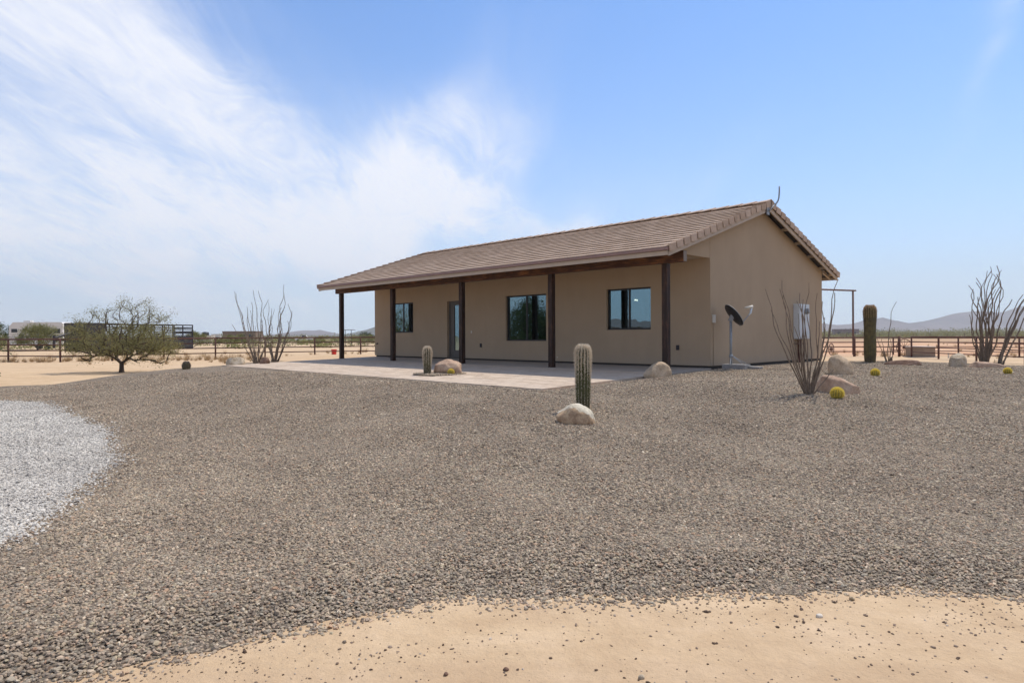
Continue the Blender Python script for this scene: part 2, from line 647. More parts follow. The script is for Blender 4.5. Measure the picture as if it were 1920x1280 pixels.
def pebble_mat(name, cols):
    m, t, bs = newmat(name)
    a = t.node('ShaderNodeAttribute')
    a.attribute_type = 'INSTANCER'
    a.attribute_name = 'tone'
    c = t.ramp(a.outputs['Fac'], cols)
    n = t.noise(geoco(t), 55, 4, 0.7)
    c = t.mix(0.5, c, t.ramp(n, [(0.3, (0.7, 0.7, 0.7)), (0.7, (1.25, 1.25, 1.25))]), 'MULTIPLY')
    n = t.noise(geoco(t), 0.55, 6, 0.68, 0.5)
    c = t.mix(1.0, c, t.ramp(n, [(0.32, (0.84, 0.82, 0.8)), (0.68, (1.12, 1.12, 1.1))]), 'MULTIPLY')
    t.link(c, bs.inputs['Base Color'])
    bs.inputs['Roughness'].default_value = 0.85
    bs.inputs['Specular IOR Level'].default_value = 0.25
    return m


M['pebble'] = pebble_mat('crushed_rock_pebbles', G_DARK)
M['strayp'] = pebble_mat('stray_brown_stones', [(0.0, (0.09, 0.055, 0.035)), (0.5, (0.2, 0.14, 0.1)), (0.85, (0.32, 0.24, 0.18)), (1.0, (0.5, 0.42, 0.34))])
M['wpebble'] = pebble_mat('white_rock_pebbles', G_WHITE)


def rock_mat(name, a, b, c_):
    m, t, bs = newmat(name)
    co = objco(t)
    n = t.noise(co, 3.2, 8, 0.68, 0.6)
    n2 = t.noise(co, 26, 6, 0.7)
    c = t.ramp(n, [(0.28, a), (0.5, b), (0.7, c_)])
    c = t.mix(0.6, c, t.ramp(n2, [(0.3, (0.62, 0.6, 0.58)), (0.7, (1.25, 1.25, 1.22))]), 'MULTIPLY')
    v = t.node('ShaderNodeTexVoronoi')
    t.link(co, v.inputs['Vector'])
    v.inputs['Scale'].default_value = 55
    c = t.mix(t.maprange(v.outputs['Distance'], 0.1, 0.22, 0.35, 0), c, (0.1, 0.075, 0.06))
    t.link(c, bs.inputs['Base Color'])
    bs.inputs['Roughness'].default_value = 0.93
    bs.inputs['Specular IOR Level'].default_value = 0.15
    bump(t, bs, t.math('ADD', t.noise(co, 14, 9, 0.7), t.math('MULTIPLY', n, 0.7)), 0.8, 0.03)
    return m


M['rock_tan'] = rock_mat('tan_granite', (0.36, 0.25, 0.155), (0.52, 0.39, 0.265), (0.62, 0.49, 0.35))
M['rock_pale'] = rock_mat('pale_boulder', (0.3, 0.2, 0.12), (0.5, 0.41, 0.3), (0.66, 0.58, 0.47))
M['rock_pink'] = rock_mat('pinkish_boulder', (0.33, 0.2, 0.14), (0.5, 0.345, 0.245), (0.62, 0.47, 0.34))
def broken_rock():
    m = rock_mat('pale_boulder_broken_front', (0.46, 0.38, 0.27), (0.62, 0.55, 0.43), (0.74, 0.68, 0.57))
    t = NT(m.node_tree)
    bs = m.node_tree.nodes['Principled BSDF']
    old = bs.inputs['Base Color'].links[0].from_socket
    co = objco(t)
    s = t.node('ShaderNodeSeparateXYZ')
    t.link(co, s.inputs[0])
    n = t.noise(co, 7, 5, 0.6)
    f = t.math('ADD', t.math('MULTIPLY', s.outputs[2], 2.2), t.math('MULTIPLY', s.outputs[1], 1.6))
    f = t.math('ADD', t.math('ADD', f, t.math('MULTIPLY', s.outputs[0], .8)), -0.05)
    f = t.math('ADD', f, t.math('MULTIPLY', t.math('SUBTRACT', n, 0.5), 0.5))
    k = t.maprange(f, -0.02, 0.03, 1, 0)
    br = t.ramp(t.noise(co, 11, 7, 0.7, .5), [(0.3, (0.17, 0.09, 0.045)), (0.5, (0.4, 0.25, 0.14)), (0.7, (0.62, 0.45, 0.27))])
    t.link(t.mix(t.math('MULTIPLY', k, .85), old, br), bs.inputs['Base Color'])
    return m


M['rock_broken'] = broken_rock()
M['rock_brown'] = rock_mat('brown_boulder', (0.1, 0.06, 0.045), (0.2, 0.12, 0.085), (0.3, 0.21, 0.16))


def leaf_mat(name, a, b):
    m, t, bs = newmat(name)
    at = t.node('ShaderNodeAttribute')
    at.attribute_name = 'rnd'
    c = t.ramp(at.outputs['Fac'], [(0.0, a), (1.0, b)])
    t.link(c, bs.inputs['Base Color'])
    bs.inputs['Roughness'].default_value = 0.75
    bs.inputs['Specular IOR Level'].default_value = 0.2
    tl = t.node('ShaderNodeBsdfTranslucent')
    t.link(c, tl.inputs[0])
    mx = t.node('ShaderNodeMixShader')
    mx.inputs[0].default_value = 0.35
    t.link(bs.outputs[0], mx.inputs[1])
    t.link(tl.outputs[0], mx.inputs[2])
    t.link(mx.outputs[0], m.node_tree.nodes['Material Output'].inputs[0])
    return m


M['leaf'] = leaf_mat('mesquite_leaves', (0.11, 0.105, 0.035), (0.27, 0.25, 0.09))
M['leaf_y'] = leaf_mat('creosote_leaves', (0.12, 0.12, 0.036), (0.28, 0.27, 0.095))
M['leaf_m'] = leaf_mat('pale_mesquite_leaves', (0.15, 0.14, 0.05), (0.34, 0.31, 0.13))
M['leaf_g'] = leaf_mat('dark_green_leaves', (0.035, 0.055, 0.02), (0.1, 0.12, 0.045))
M['scrubgreen'] = leaf_mat('pale_green_scrub', (0.15, 0.145, 0.05), (0.3, 0.28, 0.11))
M['drygrass'] = leaf_mat('dry_grass', (0.3, 0.185, 0.085), (0.48, 0.34, 0.19))
M['bark'] = simple('desert_tree_bark', (0.075, 0.05, 0.035), 0.95, 0.25, 12, bmp=0.6)
M['wand'] = simple('ocotillo_bark', (0.2, 0.148, 0.105), 0.95, 0.35, 22, bmp=0.8, bscale=60, bdist=0.006)
M['spine_p'] = simple('pale_pink_spines', (0.84, 0.68, 0.54), 0.7, 0.2, 3)
M['spine_t'] = simple('tan_spines', (0.5, 0.34, 0.19), 0.7, 0.2, 3)
M['spine_y'] = leaf_mat('golden_spines', (0.68, 0.5, 0.045), (0.92, 0.8, 0.24))
M['spine_g'] = simple('grey_spines', (0.26, 0.21, 0.18), 0.8, 0.2, 3)


def cactus_mat(name, a, b, top):
    m, t, bs = newmat(name)
    co = objco(t)
    s = t.node('ShaderNodeSeparateXYZ')
    t.link(co, s.inputs[0])
    n = t.noise(co, 7, 6, 0.65)
    c = t.ramp(n, [(0.3, a), (0.7, b)])
    # corky brown skin low down
    k = t.math('MULTIPLY', t.maprange(t.math('ADD', s.outputs[2], t.math('MULTIPLY', n, 0.35)), 0.2, 0.5, 1, 0, True), 0.55)
    c = t.mix(k, c, top)
    t.link(c, bs.inputs['Base Color'])
    bs.inputs['Roughness'].default_value = 0.65
    bs.inputs['Specular IOR Level'].default_value = 0.3
    bump(t, bs, t.noise(co, 60, 4, 0.6), 0.3, 0.004)
    return m


M['cactus'] = cactus_mat('cactus_skin', (0.045, 0.05, 0.018), (0.1, 0.095, 0.035), (0.1, 0.075, 0.045))
M['saguaro'] = cactus_mat('saguaro_skin', (0.05, 0.045, 0.022), (0.2, 0.155, 0.055), (0.1, 0.072, 0.042))
M['barrel'] = cactus_mat('barrel_skin', (0.3, 0.27, 0.05), (0.42, 0.36, 0.07), (0.3, 0.24, 0.06))

# ------------------------------------------------------------------ terrain
YAW = R(44.566)
HX, HY = 4.925, 16.409


def to_world(u, v):
    return (HX - u * math.sin(YAW) + v * math.cos(YAW), HY + u * math.cos(YAW) + v * math.sin(YAW))


PAD = np.array([(-9.9, 22.3), (-5, 17.2), (0.4, 12.4), (5.2, 12.6), (9.3, 14.2), (13.5, 17.0), (14.5, 19.5), (11.0, 24.0), (6, 34), (-10, 31)])


def sstep(t):
    t = np.clip(t, 0, 1)
    return t * t * (3 - 2 * t)


def in_poly(x, y, P):
    x = np.asarray(x, float)
    y = np.asarray(y, float)
    ins = np.zeros(x.shape, bool)
    n = len(P)
    for i in range(n):
        ax, ay = P[i]
        bx, by = P[(i + 1) % n]
        cond = ((ay > y) != (by > y))
        with np.errstate(divide='ignore', invalid='ignore'):
            xi = (bx - ax) * (y - ay) / ((by - ay) if by != ay else 1e-9) + ax
        ins ^= cond & (x < xi)
    return ins


def poly_dist(x, y, P):
    best = np.full(np.shape(x), 1e9)
    bdx = np.zeros(np.shape(x))
    bdy = np.zeros(np.shape(x))
    n = len(P)
    for i in range(n):
        ax, ay = P[i]
        bx, by = P[(i + 1) % n]
        t = ((x - ax) * (bx - ax) + (y - ay) * (by - ay)) / ((bx - ax) ** 2 + (by - ay) ** 2)
        t = np.clip(t, 0, 1)
        dx = x - (ax + t * (bx - ax))
        dy = y - (ay + t * (by - ay))
        d = np.hypot(dx, dy)
        m = d < best
        best = np.where(m, d, best)
        bdx = np.where(m, dx, bdx)
        bdy = np.where(m, dy, bdy)
    return best, bdx, bdy


def ground(x, y):
    x = np.asarray(x, float)
    y = np.asarray(y, float)
    d, dx, dy = poly_dist(x, y, PAD)
    ins = in_poly(x, y, PAD)
    xx, yy = x - HX, y - HY
    u = -xx * math.sin(YAW) + yy * math.cos(YAW)
    v = xx * math.cos(YAW) + yy * math.sin(YAW)
    top = -0.028 - 0.135 * np.clip((-v) / 6.2, 0, 1) - 0.05 * sstep((-u - 1.5) / 6)
    L = 3.0 + 5.6 * np.maximum(0, -dy / np.maximum(d, 1e-6))
    k = np.where(ins, 0.0, sstep(d / L))
    z = top * (1 - k) - 0.65 * k
    wgt = np.where(v > -6.5, sstep((-0.3 - u) / 1.5), 1.0)
    und = wgt * 0.035 * (np.sin(x * 0.9 + 1.3) * np.cos(y * 0.8 + .4) + .6 * np.sin(x * .37 + y * .61)) * sstep((z + .65) / .25)
    z = z + und
    rake = np.where(v < -6.5, 1.0, sstep((-0.8 - u) / 1.5)) * sstep((y - 3.9) / 1.0) * np.clip((26 - y) / 6, 0, 1)
    z = z + rake * .007 * (np.sin(x * 2.1 + y * 2.9 + np.sin(x * .8) * 1.5) + .8 * np.sin(x * 3.3 - y * 1.6 + 1.0))
    return z


def gz(x, y):
    return float(ground(np.array([x]), np.array([y]))[0])


GRAVEL = [(-1.93, 2.78), (-1.78, 2.92), (-1.6, 3.06), (-1.42, 3.18), (-1.25, 3.26), (-0.98, 3.42), (-0.74, 3.55), (-0.5, 3.62), (-0.3, 3.76), (0.2, 3.72), (0.72, 3.74), (1.2, 3.8), (1.63, 3.74),
          (2.3, 3.82), (2.87, 3.68), (3.6, 3.75), (6, 3.9), (10, 4.2), (15, 6), (16.5, 10), (15.2, 15), (14.7, 18.2), (13.4, 20.4), (11.6, 20.7), (10.6, 20.6),
          (10.2, 21.3), (6, 17.3), (4.95, 16.3),
          (0.62, 11.95), (-10.0, 22.9), (-9.6, 23.6), (-8.6, 25.2), (-9.1, 25.9), (-9.9, 24.6), (-10.6, 22.9), (-11.4, 21.9), (-13.4, 21.9), (-15.7, 20.4), (-19, 16), (-17, 9), (-11.5, 3.4), (-5, 2.1), (-2.6, 2.5)]
WHITE = [(-11.71, 15.2), (-10.6, 14.75), (-9.48, 13.66), (-8.3, 12.4), (-7.15, 11.14), (-6.2, 10.1), (-5.45, 8.95), (-5.0, 8.2), (-4.66, 7.5), (-4.3, 6.6), (-3.98, 5.86), (-3.72, 4.9), (-3.7, 4.2),
         (-4.6, 3.5), (-7, 3.6), (-11, 5), (-14, 9), (-14.5, 13), (-13.4, 15)]


def densify(P, step, jit, rs, fixed=()):
    out = []
    n = len(P)
    for i in range(n):
        a = np.array(P[i])
        b = np.array(P[(i + 1) % n])
        k = max(1, int(np.linalg.norm(b - a) / step))
        nrm = np.array([-(b - a)[1], (b - a)[0]]) / max(1e-6, np.linalg.norm(b - a))
        for j in range(k):
            p = a + (b - a) * j / k
            if i not in fixed:
                p = p + nrm * rs.normal(0, jit)
            out.append(tuple(p))
    return out


gravel_poly = densify(GRAVEL, 0.16, 0.035, nrs, fixed=(25, 26, 27, 28))
white_poly = densify(WHITE, 0.16, 0.05, nrs)
GP = np.array(gravel_poly)
WP = np.array(white_poly)


def sheet(name, poly, holes, lift, mat, step=0.4):
    xs = np.arange(min(p[0] for p in poly), max(p[0] for p in poly), step)
    ys = np.arange(min(p[1] for p in poly), max(p[1] for p in poly), step)
    X, Y = np.meshgrid(xs, ys)
    X = X.ravel() + nrs.uniform(-.1, .1, X.size) * step
    Y = Y.ravel() + nrs.uniform(-.1, .1, Y.size) * step
    ins = in_poly(X, Y, poly)
    d, _, _ = poly_dist(X, Y, poly[::2] if len(poly) > 400 else poly)
    ok = ins & (d > step * 0.35)
    for h in holes:
        dh, _, _ = poly_dist(X, Y, h)
        ok &= ~in_poly(X, Y, h) & (dh > step * 0.35)
    pts = [Vector(p) for p in poly]
    edges = [(i, (i + 1) % len(poly)) for i in range(len(poly))]
    for h in holes:
        b = len(pts)
        pts += [Vector(p) for p in h]
        edges += [(b + i, b + (i + 1) % len(h)) for i in range(len(h))]
    pts += [Vector((a, b)) for a, b in zip(X[ok], Y[ok])]
    vo, eo, fo, *_ = geometry.delaunay_2d_cdt(pts, edges, [], 0, 1e-5)
    vx = np.array([p.x for p in vo])
    vy = np.array([p.y for p in vo])
    de, _, _ = poly_dist(vx, vy, poly[::2])
    vz = ground(vx, vy) + lift * np.clip(de / .45, 0.02, 1) if name != 'gravel_driveway' else ground(vx, vy) + lift
    cx = np.array([vx[list(f)].mean() for f in fo])
    cy = np.array([vy[list(f)].mean() for f in fo])
    keep = in_poly(cx, cy, poly)
    for h in holes:
        keep &= ~in_poly(cx, cy, h)
    faces = [tuple(f) for f, k in zip(fo, keep) if k]
    me = bpy.data.meshes.new(name)
    me.from_pydata(list(zip(vx.tolist(), vy.tolist(), vz.tolist())), [], faces)
    me.materials.append(mat)
    me.polygons.foreach_set('use_smooth', [True] * len(me.polygons))
    me.update()
    bm = bmesh.new()
    bm.from_mesh(me)
    bmesh.ops.recalc_face_normals(bm, faces=bm.faces)
    if sum(f.normal.z for f in bm.faces) < 0:
        bmesh.ops.reverse_faces(bm, faces=bm.faces)
    bm.to_mesh(me)
    bm.free()
    o = bpy.data.objects.new(name, me)
    C.objects.link(o)
    tag(o, kind='structure')
    return o


def axis(lo, hi, step, far):
    a = list(np.arange(lo, hi + 1e-6, step))
    s = step
    p = a[-1]
    while p < far:
        s *= 1.22
        p += s
        a.append(min(p, far))
    s = step
    p = a[0]
    pre = []
    while p > -far:
        s *= 1.22
        p -= s
        pre.append(max(p, -far))
    return np.array(pre[::-1] + a)


FAR = 3000.0
gx = axis(-22, 22, 0.4, FAR)
gy = axis(0, 40, 0.4, FAR)
GXX, GYY = np.meshgrid(gx, gy)
GZ = ground(GXX, GYY)
# gentle relief out on the plain, soil pushed up along the tracks near the fence
rel = np.clip((np.hypot(GXX, GYY) - 45) / 80, 0, 1)
GZ = GZ + rel * 0.12 * (np.sin(GXX * 0.05) * np.cos(GYY * 0.043 + 1) - 0.6)
dg, _, _ = poly_dist(GXX, GYY, np.array(GRAVEL))
ing = in_poly(GXX, GYY, np.array(GRAVEL))
house_poly = np.array([to_world(-.1, .1), to_world(15.1, .1), to_world(15.1, -6.4), to_world(-.1, -6.4)])
inp = in_poly(GXX, GYY, house_poly)
GZ = np.where((ing & (dg > 0.6)) | inp, GZ - 0.2, GZ)
ny, nx = GXX.shape
me = bpy.data.meshes.new('ground')
V = np.stack([GXX.ravel(), GYY.ravel(), GZ.ravel()], 1)
idx = np.arange(nx * ny).reshape(ny, nx)
Fq = np.stack([idx[:-1, :-1].ravel(), idx[:-1, 1:].ravel(), idx[1:, 1:].ravel(), idx[1:, :-1].ravel()], 1)
me.from_pydata(V.tolist(), [], Fq.tolist())
me.materials.append(M['sand'])
me.polygons.foreach_set('use_smooth', [True] * len(me.polygons))
go = bpy.data.objects.new('ground', me)
C.objects.link(go)
tag(go, kind='structure')



def inset(P, d):
    P = np.array(P)
    out = []
    n = len(P)
    ar = sum(P[i][0] * P[(i + 1) % n][1] - P[(i + 1) % n][0] * P[i][1] for i in range(n))
    for i in range(n):
        e = P[(i + 3) % n] - P[i - 3]
        e = e / max(1e-6, np.hypot(*e))
        nrm = np.array([-e[1], e[0]]) * (1 if ar > 0 else -1)
        out.append(tuple(P[i] + nrm * d))
    return out


sheet('gravel_yard', inset(gravel_poly, .07), [white_poly], 0.03, M['gravel'])
sheet('gravel_driveway', white_poly, [], 0.034, M['wgravel'])


# ------------------------------------------------------------------ distant hills
def hills(name, prof, D, depth, base, mat, seed):
    """prof: (bearing tangent, height) pairs of the skyline; built as a real ridge with slopes on both sides"""
    o_v, o_f = [], []
    xs = []
    for i in range(len(prof) - 1):
        (a, h), (b, k) = prof[i], prof[i + 1]
        for j in range(6):
            t = j / 6
            xs.append((a + (b - a) * t, h + (k - h) * t))
    xs.append(prof[-1])
    rows = [(-1.0, 0.0), (-0.8, 0.1), (-0.6, 0.26), (-0.42, 0.45), (-0.28, 0.62), (-0.15, 0.8), (0, 1.0), (0.2, 0.75), (0.5, 0.4), (0.9, 0.0)]
    for (tx, h) in xs:
        for (dd, fr) in rows:
            y = D + dd * depth
            x = tx * D
            nz = noise.fractal(Vector((x * 0.006 + seed, y * 0.009, seed)), 1.0, 2.1, 5)
            k = fr * (1 - fr) * 4
            z = base + (h - base) * fr + nz * (h - base) * 0.28 * k
            o_v.append((x * (1 + 0.0 * dd), y + nz * depth * 0.12 * k, z))
    n = len(rows)
    for i in range(len(xs) - 1):
        for j in range(n - 1):
            o_f.append((i * n + j, (i + 1) * n + j, (i + 1) * n + j + 1, i * n + j + 1))
    me = bpy.data.meshes.new(name)
    me.from_pydata(o_v, [], o_f)
    me.materials.append(mat)
    me.update()
    o = bpy.data.objects.new(name, me)
    C.objects.link(o)
    tag(o, kind='structure')
    return o


def skyline(pts, D):
    out = []
    for px, py in pts:
        hor = 628.06 - 0.0051 * (px - 960)
        out.append(((px - 960) / F_PX, 0.85 + (hor - py) / F_PX * D))
    return out


M['hill'] = simple('far_hill_rock', (0.17, 0.125, 0.105), 1.0, 0.3, 0.006, spec=0.0)
M['hill2'] = simple('near_hill_scrub', (0.13, 0.125, 0.1), 1.0, 0.2, 0.01, spec=0.0)
P1 = [(1440, 615), (1480, 610), (1543, 606), (1570, 609), (1601, 607), (1621, 600), (1641, 598), (1649, 598), (1655, 595), (1661, 598), (1668, 602), (1682, 604), (1702, 606),
      (1733, 602), (1763, 595), (1780, 590), (1794, 587), (1824, 583.5), (1855, 584), (1870, 586), (1885, 584), (1905, 577), (1920, 573), (1950, 566), (1985, 570), (2050, 590), (2150, 612)]
hills('hills', skyline(P1, 2400), 2400, 430, -1, M['hill'], 1.3)
P2 = [(500, 629), (535, 623.5), (560, 620), (577, 619), (590, 619.5), (600, 618), (614, 621.5), (640, 626), (660, 628)]
hills('hills', skyline(P2, 2600), 2600, 350, -1, M['hill'], 5.1)
P3 = [(650, 628), (668, 622.5), (689, 617.5), (702, 613), (740, 600), (790, 592), (850, 598), (960, 612), (1040, 620), (1150, 626)]
hills('hills', skyline(P3, 1500), 1500, 300, -1, M['hill2'], 8.8)

# ------------------------------------------------------------------ air
m = bpy.data.materials.new('thin_desert_air')
m.use_nodes = True
m.node_tree.nodes.clear()
t = NT(m.node_tree)
pv = t.node('ShaderNodeVolumePrincipled')
pv.inputs['Color'].default_value = (0.93, 0.965, 1.0, 1)
pv.inputs['Density'].default_value = 0.0003
pv.inputs['Anisotropy'].default_value = 0.2
mo = t.node('ShaderNodeOutputMaterial')
t.link(pv.outputs[0], mo.inputs['Volume'])
hz_ = MB().box(-3100, 3100, -3100, 3100, -3.0, 260).build('haze', m)
tag(hz_, kind='stuff')

# ------------------------------------------------------------------ the house
HOUSE = empty('house', (HX, HY, 0), YAW - R(90))
tag(HOUSE, 'tan stucco house with brown tiled gable roof and timber-posted porch', 'house')
# local axes: x to the right along the front (the front wall runs from x=-15.03 to 0), y to the rear
WX0, WX1, WY1 = -15.03, 0.0, 7.22
PITCH = 0.3275
EY, EZ = -2.36, 2.80            # tile surface at the front eave
RY = 2.76                       # ridge
RZ = EZ + (RY - EY) * PITCH
BY = RY + (RY - EY)             # rear eave


def roofz(y):
    return RZ - abs(y - RY) * PITCH


def wall_open(x0, x1, z0, z1, y, th, ops):
    """front skin and back skin of a wall with openings and their reveals"""
    b = MB()
    xs = sorted({x0, x1, *[o[0] for o in ops], *[o[1] for o in ops]})
    zs = sorted({z0, z1, *[o[2] for o in ops], *[o[3] for o in ops]})

    def hole(xa, xb, za, zb):
        return any(o[0] - 1e-6 <= xa and xb <= o[1] + 1e-6 and o[2] - 1e-6 <= za and zb <= o[3] + 1e-6 for o in ops)
    for i in range(len(xs) - 1):
        for j in range(len(zs) - 1):
            xa, xb, za, zb = xs[i], xs[i + 1], zs[j], zs[j + 1]
            if hole(xa, xb, za, zb):
                continue
            n = len(b.v)
            b.v += [(xa, y, za), (xb, y, za), (xb, y, zb), (xa, y, zb)]
            b.f.append((n, n + 1, n + 2, n + 3))
            n = len(b.v)
            b.v += [(xa, y + th, za), (xb, y + th, za), (xb, y + th, zb), (xa, y + th, zb)]
            b.f.append((n + 3, n + 2, n + 1, n))
            b.r += [.5, .5]
    for (xa, xb, za, zb) in ops:
        for (p, q) in [((xa, za), (xb, za)), ((xb, za), (xb, zb)), ((xb, zb), (xa, zb)), ((xa, zb), (xa, za))]:
            n = len(b.v)
            b.v += [(p[0], y, p[1]), (q[0], y, q[1]), (q[0], y + th, q[1]), (p[0], y + th, p[1])]
            b.f.append((n, n + 1, n + 2, n + 3))
            b.r.append(.5)
    for (p, q) in [((x0, z0), (x1, z0)), ((x1, z0), (x1, z1)), ((x1, z1), (x0, z1)), ((x0, z1), (x0, z0))]:
        n = len(b.v)
        b.v += [(p[0], y, p[1]), (q[0], y, q[1]), (q[0], y + th, q[1]), (p[0], y + th, p[1])]
        b.f.append((n, n + 3, n + 2, n + 1))
        b.r.append(.5)
    return b


OPS = [(-3.21, -1.74, 0.98, 2.12), (-7.31, -5.52, 0.66, 2.12), (-13.85, -12.39, 0.96, 2.12), (-10.34, -9.40, 0.0, 2.07)]
TOPF = roofz(0) - 0.14
wb = wall_open(WX0 + 0.2, -0.2, 0.055, TOPF, 0.0, 0.2, [(a, b, max(c, 0.055), d) for a, b, c, d in OPS])
wf = wb.build('wall', M['stucco'], HOUSE, fix=False)
under = 0.14
gable = [(0, 0.055), (WY1, 0.055), (WY1, roofz(WY1) - under), (RY, RZ - under), (0, roofz(0) - under)]
MB().prism(gable, 'x', -0.2, 0.0).build('wall', M['stucco'], HOUSE)
MB().prism(gable, 'x', WX0, WX0 + 0.2).build('wall', M['stucco'], HOUSE)
MB().box(WX0 + 0.2, -0.2, WY1 - 0.2, WY1, 0.055, roofz(WY1) - under).build('wall', M['stucco'], HOUSE)
# the stucco wing that closes the end of the porch under the rake
wing = [(-1.49, 2.735), (-0.004, 2.735), (-0.004, roofz(0) - under), (-1.49, roofz(-1.49) - under)]
MB().prism(wing, 'x', -0.2, -0.004).build('gable_wing', M['stucco'], HOUSE)
MB().prism(wing, 'x', WX0, WX0 + 0.2).build('gable_wing', M['stucco'], HOUSE)
MB().box(WX0 + 0.21, -0.21, -1.485, -0.01, 2.74, 2.76).build('porch_ceiling', M['fascia'], HOUSE)
MB().box(WX0 + 0.04, -0.04, 0.04, WY1 - 0.04, -0.25, 0.054).build('foundation', M['found'], HOUSE)
# porch slab
sb_ = MB().prism([(0.035, -.22), (0.035, 0.0), (0.0, 0.0), (-1.76, -.0396), (-1.76, -.24)], 'x', WX0, 0.0)
sb_.build('porch_slab', M['slab'], HOUSE)


# windows
def window(x0, x1, z0, z1):
    y = 0.075
    fw = 0.045
    b = MB()
    b.box(x0 + .002, x0 + fw, y, y + .07, z0 + .002, z1 - .002).box(x1 - fw, x1 - .002, y, y + .07, z0 + .002, z1 - .002)
    b.box(x0 + fw, x1 - fw, y, y + .07, z0 + .002, z0 + fw).box(x0 + fw, x1 - fw, y, y + .07, z1 - fw, z1 - .002)
    f = b.build('window', M['bronze'], HOUSE)
    xm = (x0 + x1) / 2
    MB().box(xm - .028, xm + .028, y - .006, y + .05, z0 + fw, z1 - fw).build('mullion', M['bronze'], f)
    MB().box(x0 + fw, xm - .028, y + .03, y + .036, z0 + fw, z1 - fw).build('pane', M['glass'], f)
    MB().box(xm + .028, x1 - fw, y + .012, y + .018, z0 + fw, z1 - fw).build('pane', M['glass'], f)
    return f


for o_ in OPS[:3]:
    window(*o_)
# door
x0, x1, z0, z1 = OPS[3]
yd = 0.09
fb = MB()
fb.box(x0 + .002, x0 + .05, yd, yd + .09, 0.03, z1 - .002).box(x1 - .05, x1 - .002, yd, yd + .09, 0.03, z1 - .002)
fb.box(x0 + .05, x1 - .05, yd, yd + .09, z1 - .05, z1 - .002)
fb.build('door_frame', M['door'], HOUSE)
MB().box(x0 + .002, x1 - .002, -0.03, yd + .09, 0.002, 0.03).build('door_sill', M['slab'], HOUSE)
gx0, gx1, gz0, gz1 = -10.06, -9.68, 0.32, 1.92
db = wall_open(x0 + .053, x1 - .053, 0.033, z1 - .053, yd + .02, 0.045, [(gx0, gx1, gz0, gz1)])
dr = db.build('door', M['door'], HOUSE)
MB().box(gx0 + .002, gx1 - .002, yd + .034, yd + .04, gz0 + .002, gz1 - .002).build('pane', M['glass'], dr)
MB().box(gx0 - .025, gx0, yd + .008, yd + .02, gz0 - .025, gz1 + .025).box(gx1, gx1 + .025, yd + .008, yd + .02, gz0 - .025, gz1 + .025) \
    .box(gx0, gx1, yd + .008, yd + .02, gz0 - .025, gz0).box(gx0, gx1, yd + .008, yd + .02, gz1, gz1 + .025).build('glass_trim', M['door'], dr)
MB().tube([(-9.52, yd + .02, 1.0), (-9.52, yd - .04, 1.0), (-9.62, yd - .045, 1.0)], 0.011, 8).build('handle', M['bronze'], dr)

# small fittings on the walls
for xx_ in (-0.92, -8.52):
    MB().box(xx_ - .04, xx_ + .04, -.03, -.001, .44, .57).build('outlet_cover', M['dark'], HOUSE, bevel=0.005)
MB().box(-9.03, -8.99, -.012, -.001, .92, 1.0).build('doorbell', M['white'], HOUSE, bevel=0.002)
MB().tube([(-14.83, -.001, .53), (-14.83, -.06, .53), (-14.83, -.08, .49)], 0.014, 8).box(-14.87, -14.79, -.006, -.001, .5, .56).build('hose_tap', M['dark'], HOUSE)
MB().lathe([(0.0, 0), (0.02, 0.0), (0.02, 0.02), (0.0, 0.02)], 8, -5.05, -0.02).build('pipe_stub', M['white'], HOUSE, loc=(0, 0, .16))
MB().box(.001, .045, .08, .19, 1.13, 1.33).build('junction_box', M['white'], HOUSE, bevel=0.008)
MB().tube([(.014, .13, 1.13), (.014, .125, .06)], 0.009, 6).build('conduit', M['stucco'], HOUSE)
# electric meter panel
MP = MB().box(.001, .175, 4.97, 5.74, .69, 1.74).build('electric_panel', M['panel'], HOUSE, bevel=0.006)
MB().box(.1755, .186, 5.0, 5.71, .71, 1.72).build('panel_door', M['panel'], MP, bevel=0.004)
mb = MB().lathe([(0.0, 0), (.085, 0), (.085, .05), (.07, .1), (.0, .11)], 18, close=False)
mt_ = mb.build('meter', M['galv'], MP, smooth=True)
mt_.matrix_local = Matrix.Translation((.187, 5.42, 1.52)) @ Matrix.Rotation(R(90), 4, 'Y')
MB().box(.187, .2, 5.3, 5.36, 1.24, 1.3).build('latch', M['dark'], MP)
MB().box(.187, .196, 5.22, 5.46, .74, .8).build('latch', M['galv'], MP)
MB().tube([(.09, 5.15, .69), (.09, 5.15, -.1)], .04, 10).build('conduit', M['rust'], HOUSE)
MB().tube([(.09, 5.3, .69), (.09, 5.3, -.1)], .024, 10).build('conduit', M['rust'], HOUSE)
MB().tube([(.09, 5.52, .69), (.09, 5.52, .52), (.08, 5.56, .35), (.05, 5.56, .1)], .018, 8).build('conduit', M['rust'], HOUSE)
MB().tube([(.12, 4.7, .55), (.12, 5.5, .55)], .014, 8).build('conduit', M['rust'], HOUSE)

# porch beam and posts
bx0, bx1 = -15.29, 0.235
bmb = MB().box(bx0, bx1, -1.65, -1.495, 2.508, 2.765)
beam = bmb.build('porch_beam', M['beam'], HOUSE, bevel=0.008)
MB().box(bx1 + .001, bx1 + .005, -1.64, -1.505, 2.52, 2.755).build('beam_end', M['endgrain'], beam)
MB().box(WX0 + .01, -.01, -1.62, -1.51, 2.768, roofz(-1.62) - .09).build('frieze', M['fascia'], HOUSE)
for u in (0.273, 3.876, 7.654, 11.433, 15.046 - .1):
    h = 0.072
    p = MB().box(-h, h, -h, h, -.0354, 2.507).build('post', M['post'], HOUSE, bevel=0.006, loc=(-u, -1.573, 0))
    MB().box(-h - .012, h + .012, -h - .012, h + .012, -.036, -.029).build('base_plate', M['bronze'], p)

